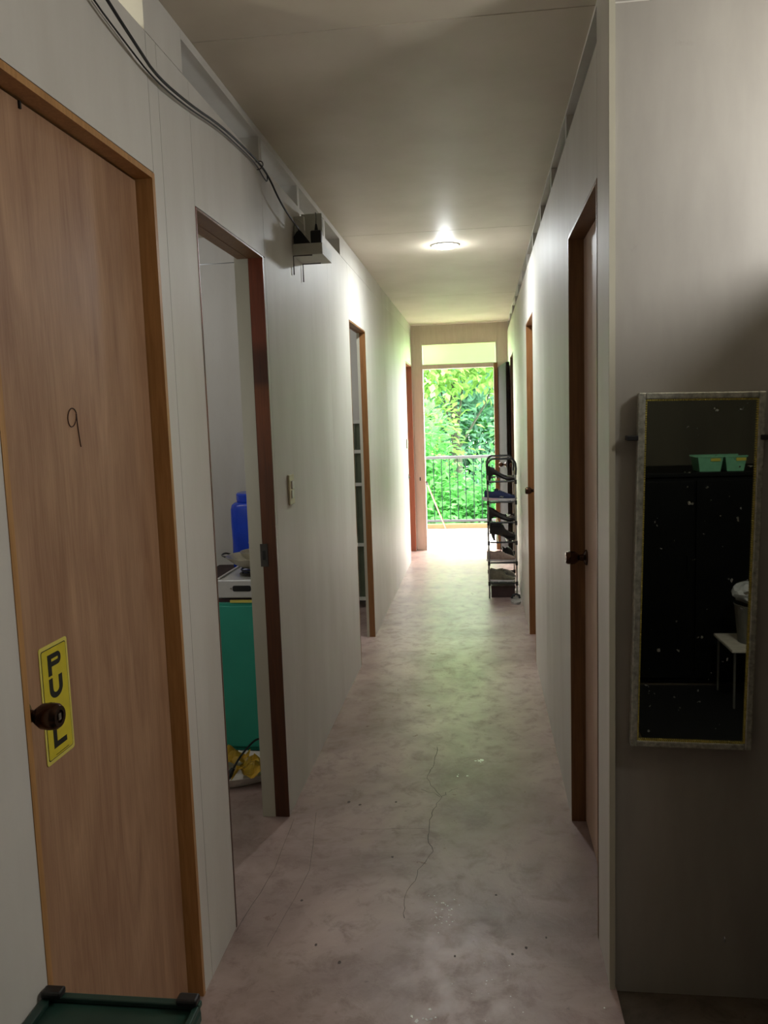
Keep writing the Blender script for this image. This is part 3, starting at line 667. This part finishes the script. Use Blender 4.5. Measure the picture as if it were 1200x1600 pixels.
# blue drum
bd = thing('water_container', 'bright blue plastic water drum behind the stove', 'container', (-1.19, 4.12, .7305))
def srect(w_, d_, z, r, n=5):
    pts = []
    for cx, cy, a0 in ((w_ - r, d_ - r, 0), (-w_ + r, d_ - r, PI / 2), (-w_ + r, -d_ + r, PI), (w_ - r, -d_ + r, 1.5 * PI)):
        for i in range(n + 1):
            a = a0 + PI / 2 * i / n; pts.append((cx + r * math.cos(a), cy + r * math.sin(a), z))
    return pts
bm = nb(); rings = []
for (w_, z, r) in ((.115, .731, .05), (.128, .745, .055), (.131, .80, .055), (.128, .90, .05), (.131, 1.0, .055), (.13, 1.065, .055), (.126, 1.088, .06), (.116, 1.098, .07), (.11, 1.10, .08)):
    rings.append([bm.verts.new((p[0] - 1.165, p[1] + 4.10, p[2])) for p in srect(w_, w_, z, r)])
for i in range(len(rings) - 1):
    for j in range(24): bm.faces.new((rings[i][j], rings[i][(j + 1) % 24], rings[i + 1][(j + 1) % 24], rings[i + 1][j]))
bm.faces.new(rings[0][::-1]); bm.faces.new(rings[-1])
soft(obj('body', bm, 'blue', bd), 50)
lid = nb(); lathe(lid, [(.116, 0), (.118, .01), (.118, .038), (.112, .045), (.001, .047)], (-1.165, 4.10, 1.101), 'Z', 36); soft(obj('screw_lid', lid, 'blue', bd))
# tray, wrappers, plug on the kitchen floor
ft_ = thing('plastic_basin', 'shallow white plastic basin on the kitchen floor holding rubbish', 'basin', (-1.06, 3.2, 0))
bm = nb(); rings = []
for (sc, z) in ((.82, .002), (.95, .03), (1.0, .045), (.96, .045), (.9, .03), (.78, .01)):
    rings.append([bm.verts.new((-1.08 + .20 * sc * math.cos(a) * (1 + .1 * math.cos(2 * a)), 3.22 + .155 * sc * math.sin(a) * (1 + .08 * math.sin(3 * a)), z)) for a in [2 * PI * i / 32 for i in range(32)]])
for i in range(len(rings) - 1):
    for j in range(32): bm.faces.new((rings[i][j], rings[i][(j + 1) % 32], rings[i + 1][(j + 1) % 32], rings[i + 1][j]))
bm.faces.new(rings[0][::-1]); bm.faces.new(rings[-1]); soft(obj('dish', bm, 'tray', ft_))
def crumple(cx, cy, cz, sx, sy, h, seed):
    rnd = random.Random(seed); bm = nb(); n = 9; g = []
    for i in range(n):
        row = []
        for j in range(n):
            u, v = i / (n - 1) - .5, j / (n - 1) - .5
            z = cz + h * (.5 - abs(u) * .9) + rnd.uniform(0, h * .6) + h * .3 * math.sin(u * 9 + v * 5)
            row.append(bm.verts.new((cx + u * sx + rnd.uniform(-.008, .008), cy + v * sy + rnd.uniform(-.008, .008), max(z, cz))))
        g.append(row)
    for i in range(n - 1):
        for j in range(n - 1): bm.faces.new((g[i][j], g[i + 1][j], g[i + 1][j + 1], g[i][j + 1]))
    bmesh.ops.solidify(bm, geom=bm.faces[:], thickness=.0015)
    return bm
tag(obj('wrapper', crumple(-.985, 3.15, .034, .14, .15, .05, 3), 'wrapper'), 'crumpled yellow wrapper at the right of the white basin', 'wrapper')
tag(obj('wrapper', crumple(-1.12, 3.26, .034, .15, .11, .05, 5), 'wrapper'), 'crumpled yellow wrapper at the back of the white basin', 'wrapper')
pg = thing('extension_cord', 'black power cord with a plug hanging down to the white basin', 'cord', (-1.03, 3.2, .05))
obj('cable', tube(nb(), smooth([(-.862, 3.385, .30), (-.90, 3.38, .20), (-.945, 3.36, .125), (-.985, 3.33, .115), (-1.0, 3.26, .14), (-1.03, 3.15, .115), (-1.045, 3.08, .085)]), .0045, 8), 'rubber', pg)
bm = nb(); tube(bm, [(-1.044, 3.082, .087), (-1.056, 3.062, .068), (-1.061, 3.052, .060)], [.008, .015, .013], 10); obj('plug', bm, 'rubber', pg)

# ------------------------------------------------------------------ shelf unit in the third room
ss = thing('storage_rack', 'greenish storage rack with pale shelf edges behind the third doorway', 'rack', (-1.06, 6.45, 0))
for x in (-1.3, -.84):
    for y in (6.3, 6.62): box('post', 'white_plastic', ss, x - .01, x + .01, y - .01, y + .01, .001, 1.50)
for z in (.06, .5, .985, 1.245, 1.48): box('shelf', 'white_plastic', ss, -1.31, -.83, 6.288, 6.63, z, z + .025)
for (z0, z1) in ((.086, .499), (.526, .984), (1.011, 1.244), (1.271, 1.479)):
    bm = nb(); n = 22
    for i in range(n):
        x0 = -1.29 + i * (.44 / n); dy = .006 * (i % 2); bx(bm, x0, x0 + .44 / n - .0005, 6.302 + dy, 6.306 + dy, z0, z1 - .002)
    obj('curtain', bm, 'curtain', ss)

# ------------------------------------------------------------------ end wall, balcony door
we = struct('wall_end', 'pinkish beige board surround of the balcony doorway', (-.22, 9.1, 0))
for a in ((XL - T, -.655, 9.101, 9.18, 0.0, 2.53), (.197, XR + T, 9.101, 9.18, 0.0, 2.53), (-.654, .196, 9.101, 9.18, 2.325, 2.53)):
    box('wall_board', 'frame_pink', we, *a)
d8 = struct('door_8', 'balcony doorway frame with its grey door folded back on the right', (-.22, 9.1, 0))
box('frame_jamb', 'frame_pink', d8, -.6535, -.634, 9.095, 9.19, 0.0, 2.324); box('frame_jamb', 'frame', d8, .152, .1955, 9.090, 9.19, 0, 2.09)
box('frame_jamb', 'frame_pink', d8, .176, .1955, 9.095, 9.19, 2.0905, 2.324)
box('transom_bar', 'frame_pink', d8, -.6335, .1515, 9.095, 9.19, 2.045, 2.095); box('frame_head', 'frame_pink', d8, -.6335, .1755, 9.095, 9.19, 2.310, 2.324)
box('door_latch', 'rubber', d8, -.700, -.688, 9.088, 9.0945, .80, .84, bev=.001)
w1 = struct('window_1', 'frosted pale green transom pane above the balcony doorway', (-.22, 9.14, 2.2))
box('pane', 'pane', w1, -.6335, .1755, 9.135, 9.14, 2.0955, 2.3095)
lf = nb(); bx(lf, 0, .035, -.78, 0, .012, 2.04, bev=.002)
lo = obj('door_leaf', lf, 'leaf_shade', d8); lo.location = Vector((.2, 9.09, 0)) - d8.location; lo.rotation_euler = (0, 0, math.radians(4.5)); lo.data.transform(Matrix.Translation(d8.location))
lk = obj('door_knob', knob_bm('-X', (0, 0, 0), .9), 'bronze', d8); lk.data.transform(Matrix.Translation(d8.location)); lk.location = Vector((.252, 8.40, 1.0)) - d8.location
tag(obj('balcony_floor', bx(nb(), -2.2, 1.8, 9.1, 10.98, -.12, -.001), 'balcony'), 'sunlit pale cement balcony floor beyond the doorway', kind='structure')
tag(obj('balcony_kerb', bx(nb(), -2.2, 1.8, 10.86, 10.97, -.0005, .06, bev=.006), 'kerb'), 'low tan cement kerb under the balcony railing', kind='structure')
rl = thing('balcony_railing', 'grey metal balcony railing with thin vertical bars', 'railing', (-.2, 10.91, .06))
box('top_rail', 'rail', rl, -2.2, 1.8, 10.885, 10.935, .945, .985, bev=.006); box('bottom_rail', 'rail', rl, -2.2, 1.8, 10.89, 10.93, .085, .12, bev=.004)
for i in range(36): obj('baluster', tube(nb(), [(-2.16 + i * .108 + .0, 10.91, .1205), (-2.16 + i * .108, 10.91, .9445)], .0065, 6), 'bar', rl)
for x in (-2.19, -.9, .6, 1.79): box('post', 'rail', rl, x - .02, x + .02, 10.89, 10.93, .0605, .0845)
br = thing('broom_pole', 'thin orange pole leaning from the railing to the left door post', 'pole', (-.6, 9.9, 0))
obj('pole', tube(nb(), [(-.496, 10.80, .012), (-.622, 9.21, .745)], .009, 8), 'broom', br)
obj('grip', tube(nb(), [(-.6222, 9.207, .7465), (-.628, 9.135, .780)], .0125, 8), 'rubber', br)

# ------------------------------------------------------------------ shoe rack
rk = thing('shoe_rack', 'narrow six-tier shoe rack of grey tubes with black joints against right wall', 'shoe rack', (.16, 6.87, 0))
RX0, RX1, RY0, RY1 = .047, .272, 6.60, 7.12
tiers = [.135, .304, .474, .638, .807, .975]
for y in (RY0, RY1):
    obj('post', tube(nb(), [(RX0, y, .001), (RX0, y, 1.02)], .0065, 8), 'tube', rk); obj('post', tube(nb(), [(RX1, y, .001), (RX1, y, 1.02)], .0065, 8), 'tube', rk)
    arc = [(RX0, y, 1.021), (RX0 - .004, y, 1.07)] + [(RX0 + .055 - .057 * math.cos(a), y, 1.095 + .062 * math.sin(a)) for a in [i * PI / 12 for i in range(1, 6)]] + [(RX1 - .055 + .057 * math.sin(a), y, 1.095 + .062 * math.cos(a)) for a in [i * PI / 12 for i in range(1, 6)]] + [(RX1 + .004, y, 1.07), (RX1, y, 1.021)]
    obj('top_hoop', tube(nb(), arc, .0092, 8), 'black', rk)
for z in tiers:
    for y in (RY0, RY1):
        for x in (RX0, RX1):
            obj('joint', tube(nb(), [(x, y, z - .028), (x, y, z + .006)], .0105, 8), 'black', rk)
        obj('end_bar', tube(nb(), [(RX0 + .011, y, z - .006), (RX1 - .011, y, z - .006)], .0075, 8), 'black', rk)
    for x in (RX0 + .03, .125, .195, RX1 - .03):
        obj('shelf_bar', tube(nb(), [(x, RY0 + .006, z - .006), (x, RY1 - .006, z - .006)], .004, 6), 'tube', rk)

# shoes: profile rows t, sole z, rim z (side), half width, open flag
def shoe_upper(L, rows, y, x0, z0, tilt=0.0):
    bm = nb(); G = []
    for (t, zb, zt, hw, op, zi) in rows:
        x = t * L
        if op: sec = [(-hw * .75, zb), (-hw, zb + (zt - zb) * .35), (-hw * .93, zb + (zt - zb) * .7), (-hw * .8, zt), (-hw * .66, zt - .003), (-hw * .6, zi), (0, zi), (hw * .6, zi), (hw * .66, zt - .003), (hw * .8, zt), (hw * .93, zb + (zt - zb) * .7), (hw, zb + (zt - zb) * .35), (hw * .75, zb)]
        else:
            sec = [(-hw * .75, zb), (-hw, zb + (zt - zb) * .3), (-hw * .95, zb + (zt - zb) * .55), (-hw * .8, zb + (zt - zb) * .75), (-hw * .6, zb + (zt - zb) * .88), (-hw * .3, zt * .98 + zb * .02), (0, zt), (hw * .3, zt * .98 + zb * .02), (hw * .6, zb + (zt - zb) * .88), (hw * .8, zb + (zt - zb) * .75), (hw * .95, zb + (zt - zb) * .55), (hw, zb + (zt - zb) * .3), (hw * .75, zb)]
        G.append([Vector((x, a, b)) for a, b in sec])
    c, s = math.cos(tilt), math.sin(tilt)
    V = [[bm.verts.new((x0 + p.x * c + p.z * s, y + p.y, z0 - p.x * s + p.z * c)) for p in r] for r in G]
    n = 13
    for i in range(len(V) - 1):
        for j in range(n): bm.faces.new((V[i][j], V[i][(j + 1) % n], V[i + 1][(j + 1) % n], V[i + 1][j]))
    bm.faces.new(V[0][::-1]); bm.faces.new(V[-1])
    return bm
def sole_bm(L, rows, y, x0, z0, tilt=0.0):
    """rows: t, z bottom, z top, half width"""
    bm = nb(); c, s = math.cos(tilt), math.sin(tilt); V = []
    for (t, a, b, hw) in rows:
        V.append([bm.verts.new((x0 + t * L * c + q[1] * s, y + q[0], z0 - t * L * s + q[1] * c)) for q in ((-hw, a), (hw, a), (hw * 1.03, b), (-hw * 1.03, b))])
    for i in range(len(V) - 1):
        for j in range(4): bm.faces.new((V[i][j], V[i][(j + 1) % 4], V[i + 1][(j + 1) % 4], V[i + 1][j]))
    bm.faces.new(V[0][::-1]); bm.faces.new(V[-1])
    return bm
def pump(z, y, label, mats=('leather', 'insole'), heel=.06, x0=.05, L=.225, tilt=0.0, bow=False):
    t = thing('heeled_shoe', label, 'shoe', (x0, y, z)); h = heel
    rows = [(0, h, h + .048, .012, 1, h + .01), (.03, h - .002, h + .055, .024, 1, h + .008), (.15, h - .006, h + .044, .029, 1, h + .004), (.3, h * .75, h * .75 + .034, .028, 1, h * .75 + .008), (.45, h * .42, h * .42 + .028, .031, 1, h * .42 + .008), (.6, h * .16 + .004, h * .16 + .026, .037, 1, h * .16 + .012), (.72, .005, .034, .04, 0, 0), (.85, .004, .031, .036, 0, 0), (.95, .005, .022, .022, 0, 0), (1.0, .007, .014, .006, 0, 0)]
    soft(obj('upper', shoe_upper(L, rows, y, x0, z, tilt), mats[0], t), 60)
    bm = nb(); r = [(x0 + .004, y, z + .001), (x0 + .012, y, z + h * .6), (x0 + .028, y, z + h - .004)]; tube(bm, r, [.017, .018, .024], 10); obj('heel', bm, 'black', t)
    soft(obj('sole', sole_bm(L, [(.1, h - .009, h - .004, .022), (.3, h * .7 - .004, h * .74, .022), (.5, h * .3 - .002, h * .32 + .002, .026), (.68, .0, .005, .034), (.88, .0, .004, .032), (1.0, .004, .008, .008)], y, x0, z, tilt), 'black', t))
    if bow:
        bm = nb(); bx(bm, x0 + L * .66, x0 + L * .74, y - .03, y + .03, z + .0345, z + .042, bev=.003); obj('bow', bm, 'steel', t)
    return t
pump(.9757, 6.66, 'black heeled pump on the top tier of the shoe rack', heel=.062)
sk = thing('sneaker', 'navy blue sneaker with a white and pink sole on the second tier', 'shoe', (.01, 6.66, .808))
L = .27; X0 = .012; z = .8075
soft(obj('upper', shoe_upper(L, [(0.02, .03, .075, .014, 1, .05), (.05, .025, .085, .028, 1, .045), (.15, .022, .078, .034, 1, .045), (.28, .022, .072, .035, 1, .045), (.38, .021, .088, .035, 1, .05), (.42, .021, .092, .036, 0, 0), (.55, .02, .080, .039, 0, 0), (.7, .018, .062, .043, 0, 0), (.85, .018, .048, .042, 0, 0), (.95, .018, .038, .032, 0, 0), (1.0, .02, .027, .012, 0, 0)], 6.66, X0, z), 'navy', sk), 60)
soft(obj('sole', sole_bm(L, [(-.03, .014, .030, .018), (.04, .002, .032, .034), (.3, 0, .024, .036), (.5, .001, .022, .036), (.7, 0, .02, .044), (.9, .004, .02, .038), (1.02, .012, .022, .012)], 6.66, X0, z), 'sole_white', sk))
obj('sole_accent', sole_bm(L, [(.1, .012, .024, .0355), (.42, .012, .022, .0375)], 6.66, X0, z), 'sole_pink', sk)
obj('tongue', bx(nb(), X0 + L * .33, X0 + L * .45, 6.64, 6.68, z + .07, z + .10, bev=.008), 'navy_dark', sk)
for i in range(4): obj('lace', tube(nb(), [(X0 + L * (.47 + i * .06), 6.634, z + .084 - i * .005), (X0 + L * (.46 + i * .06), 6.66, z + .094 - i * .0075), (X0 + L * (.47 + i * .06), 6.686, z + .084 - i * .005)], .0022, 5), 'grey_fabric', sk)
bm = nb(); tube(bm, smooth([(X0 + L * .48, 6.6225, z + .034), (X0 + L * .55, 6.6215, z + .042), (X0 + L * .53, 6.6215, z + .03), (X0 + L * .6, 6.6205, z + .036)]), .0034, 5); obj('side_emblem', bm, 'grey_fabric', sk)
pump(.6387, 6.66, 'dark heeled loafer with a light buckle on the third tier', heel=.05, bow=True, mats=('leather', 'insole'))
bt = thing('ankle_boot', 'black high-heeled ankle boot on the fourth tier', 'shoe', (.06, 6.66, .475)); z = .4745; X0 = .055; L = .22; h = .07
soft(obj('upper', shoe_upper(L, [(0, h, .135, .02, 1, .12), (.04, h - .004, .148, .03, 1, .125), (.2, h - .01, .150, .034, 1, .125), (.4, h * .8, .147, .034, 1, .125), (.5, h * .62, .140, .034, 0, 0), (.6, h * .5, .098, .035, 0, 0), (.75, .024, .072, .037, 0, 0), (.9, .024, .058, .03, 0, 0), (1.0, .032, .05, .012, 0, 0)], 6.66, X0, z), 'leather', bt), 60)
obj('heel', tube(nb(), [(X0 + .04, 6.66, z + .001), (X0 + .032, 6.66, z + .04), (X0 + .03, 6.66, z + h + .004)], [.009, .013, .026], 10), 'black', bt)
obj('sole', sole_bm(L, [(.06, h - .012, h - .006, .024), (.35, h * .72, h * .78, .024), (.6, .024, .032, .03), (.75, .001, .023, .034), (.9, .006, .023, .026), (1.0, .024, .031, .01)], 6.66, X0, z), 'black', bt)
obj('ankle_strap', tube(nb(), [(X0 + .052 + .047 * math.cos(a), 6.66 + .0365 * math.sin(a), z + .13) for a in [i * PI / 10 for i in range(21)]], .004, 6), 'black', bt)
def flat_shoe(name, label, z, y, m, sm, x0=.045, L=.225, hc=.062, ht=.05, tilt=0, laces=None):
    t = thing(name, label, 'shoe', (x0, y, z))
    soft(obj('upper', shoe_upper(L, [(0.0, .014, hc * .9, .014, 1, .024), (.05, .012, hc, .027, 1, .022), (.25, .012, hc * .82, .031, 1, .02), (.42, .012, hc * .95, .033, 1, .02), (.5, .012, hc, .035, 0, 0), (.65, .012, ht, .039, 0, 0), (.82, .012, ht * .8, .039, 0, 0), (.94, .012, ht * .6, .028, 0, 0), (1.0, .014, .022, .01, 0, 0)], y, x0, z, tilt), m, t), 60)
    soft(obj('sole', sole_bm(L, [(-.02, .004, .014, .014), (.05, 0, .015, .031), (.5, 0, .013, .034), (.75, 0, .013, .042), (.92, .002, .013, .034), (1.02, .008, .015, .01)], y, x0, z, tilt), sm, t))
    if laces:
        for i in range(3): obj('lace', tube(nb(), [(x0 + L * (.54 + i * .07), y - .022, z + hc * (.9 - i * .12)), (x0 + L * (.54 + i * .07), y + .022, z + hc * (.9 - i * .12))], .002, 5), laces, t)
    return t
flat_shoe('low_sneaker', 'taupe low sneaker on the fifth tier of the shoe rack', .3047, 6.655, 'taupe', 'sole_white', x0=.03, L=.235, hc=.088, ht=.062, laces='grey_fabric')
flat_shoe('low_shoe', 'small black shoe behind the taupe sneaker on the fifth tier', .3047, 6.78, 'leather', 'black', x0=.16, L=.10, hc=.10, ht=.09)
flat_shoe('slip_on_shoe', 'olive grey slip-on shoe on the lowest tier', .1357, 6.655, 'olive', 'sole_white', x0=.045, L=.215, hc=.10, ht=.05, laces='black')
flat_shoe('canvas_shoe', 'pale grey canvas shoe behind the olive slip-on shoe', .1357, 6.775, 'grey_fabric', 'sole_white', x0=.055, L=.215, hc=.085, ht=.075)
for (z, y, nm) in ((.9757, 6.76, 'black heeled pump behind the first one on the top tier'), (.6387, 6.77, 'second dark heeled loafer further back on the third tier')):
    pump(z, y, nm, heel=.058 if z > .9 else .05, bow=z < .9)
bxn = thing('shoe_box', 'dark maroon shoe box on the floor under the shoe rack', 'box', (.16, 6.8, 0))
box('body', 'maroon_box', bxn, .062, .256, 6.625, 6.93, .001, .075, bev=.002); box('lid', 'maroon_box', bxn, .059, .259, 6.622, 6.933, .0755, .098, bev=.002)
slp = thing('slipper', 'dark grey slipper on the floor beside the shoe box by right wall', 'slipper', (.27, 6.5, 0))
bm = nb(); pts = []
for i in range(24):
    a = 2 * PI * i / 24; pts.append((.255 + .04 * math.cos(a) * (1 - .15 * math.sin(a)), 6.47 + .115 * math.sin(a)))
prism(bm, pts, lambda u, v, d: Vector((u, v, d)), .001, .018); obj('sole', bm, 'grey_fabric', slp)
obj('strap', tube(nb(), [(.222, 6.51, .019), (.235, 6.515, .045), (.26, 6.52, .052), (.283, 6.515, .045), (.290, 6.51, .019)], .009, 6), 'rubber', slp)

# ------------------------------------------------------------------ outside
tag(obj('ground', bx(nb(), -40, 40, 11.5, 60, -3.3, -3.2), 'grass'), 'green ground below the balcony', kind='structure')
def tree(name, label, base, trunk_h, blobs, n, leaf, mat, seed, group='trees beyond the balcony'):
    rnd = random.Random(seed); t = thing(name, label, 'tree', base, group)
    bx_, by_, bz_ = base
    trk = nb(); by_ += .9; tube(trk, [(bx_, by_, bz_), (bx_ + .1, by_ + .05, bz_ + trunk_h * .5), (bx_ - .05, by_, bz_ + trunk_h)], [.16, .12, .08], 10)
    for (cx, cy, cz, rx, ry, rz) in blobs: tube(trk, [(bx_, by_, bz_ + trunk_h * .7), ((bx_ + cx) / 2 + .1, by_ - .2, (bz_ + trunk_h * .7 + cz) / 2), (cx, cy + .45 * ry, cz)], [.035, .022, .008], 6)
    soft(obj('trunk', trk, 'bark', t), 60)
    vs, fs = [], []; tot = sum(q[3] * q[5] for q in blobs)
    for (cx, cy, cz, rx, ry, rz) in blobs:
        m = int(n * rx * rz / tot); clumps = []
        for _ in range(max(6, m // 28)):
            d = Vector((rnd.gauss(0, 1), rnd.gauss(0, 1), rnd.gauss(0, 1))).normalized() * rnd.uniform(.62, 1.0); clumps.append(Vector((cx + d.x * rx, cy + d.y * ry, cz + d.z * rz)))
        for _ in range(m):
            c = rnd.choice(clumps); p = c + Vector((rnd.gauss(0, 1), rnd.gauss(0, 1), rnd.gauss(0, .8))) * leaf * 1.5
            dr = (p - Vector((cx, cy, cz))).normalized() + Vector((rnd.uniform(-1, 1), rnd.uniform(-1, 1), rnd.uniform(-1.2, .4))) * .7; dr.normalize()
            sd = dr.cross(Vector((rnd.uniform(-.5, .5), rnd.uniform(-.5, .5), 1))).normalized(); s = leaf * rnd.uniform(.6, 1.25); up = sd.cross(dr) * s * .12
            b0 = len(vs); vs += [p, p + dr * s * .5 + sd * s * .32 + up, p + dr * s * .5, p + dr * s * .5 - sd * s * .32 + up, p + dr * s * 1.05]
            fs += [(b0, b0 + 1, b0 + 2), (b0, b0 + 2, b0 + 3), (b0 + 1, b0 + 4, b0 + 2), (b0 + 2, b0 + 4, b0 + 3)]
    me = bpy.data.meshes.new('crown'); me.from_pydata([tuple(v - Vector(base)) for v in vs], [], fs); me.materials.append(M[mat])
    o = bpy.data.objects.new('crown', me); COL.objects.link(o); o.parent = t; o['kind'] = 'stuff'
    return t
tree('leafy_tree', 'bright leafy tree filling the lower left beyond the railing', (-1.6, 14.0, -3.2), 2.8, [(-1.5, 14.0, -.2, 1.1, .9, 1.3), (-.7, 14.4, -.9, .9, .8, 1.1), (-1.3, 14.2, 1.0, .8, .8, .7)], 8000, .15, 'leaf1', 1)
tree('leafy_tree', 'green tree with drooping leaves on the right beyond the railing', (1.0, 14.8, -3.2), 3.0, [(.7, 14.8, -.3, 1.0, .8, 1.0), (.1, 15.2, -1.0, .9, .8, 1.0), (1.0, 15.0, 1.25, .5, .6, .8)], 7000, .15, 'leaf2', 2)
tree('leafy_tree', 'pale yellow-green tree top behind the other trees', (-.6, 18.0, -3.2), 5.5, [(-1.2, 18.0, 3.0, 1.7, 1.1, .9), (.6, 18.3, 2.9, 1.5, 1.0, .8), (-1.6, 18, 1.2, 1.0, .8, 1.2), (-.3, 18.4, 4.6, 2.4, 1.2, 1.4)], 9000, .19, 'leaf4', 3)
tree('leafy_tree', 'tree in the gap between the bright trees with bluish shade coloured into its leaves', (.2, 21.0, -3.2), 4.0, [(.1, 21, .9, 2.6, 1.0, 1.9), (-1.8, 21.3, -.6, 2.2, 1.0, 2.0), (2.0, 21.3, -.6, 2.2, 1.0, 2.0)], 20000, .22, 'leaf3', 4)
tree('leafy_tree', 'tall mid-green tree forming the backdrop above the doorway', (-2.5, 24.0, -3.2), 5.0, [(-2.5, 24, 3.0, 2.6, 1.2, 3.4), (1.8, 24.4, 3.4, 2.8, 1.2, 3.2), (0, 24.6, 6.5, 3.2, 1.3, 2.4), (0, 24.8, -.5, 3.4, 1.0, 2.6)], 22000, .3, 'leaf1', 5)
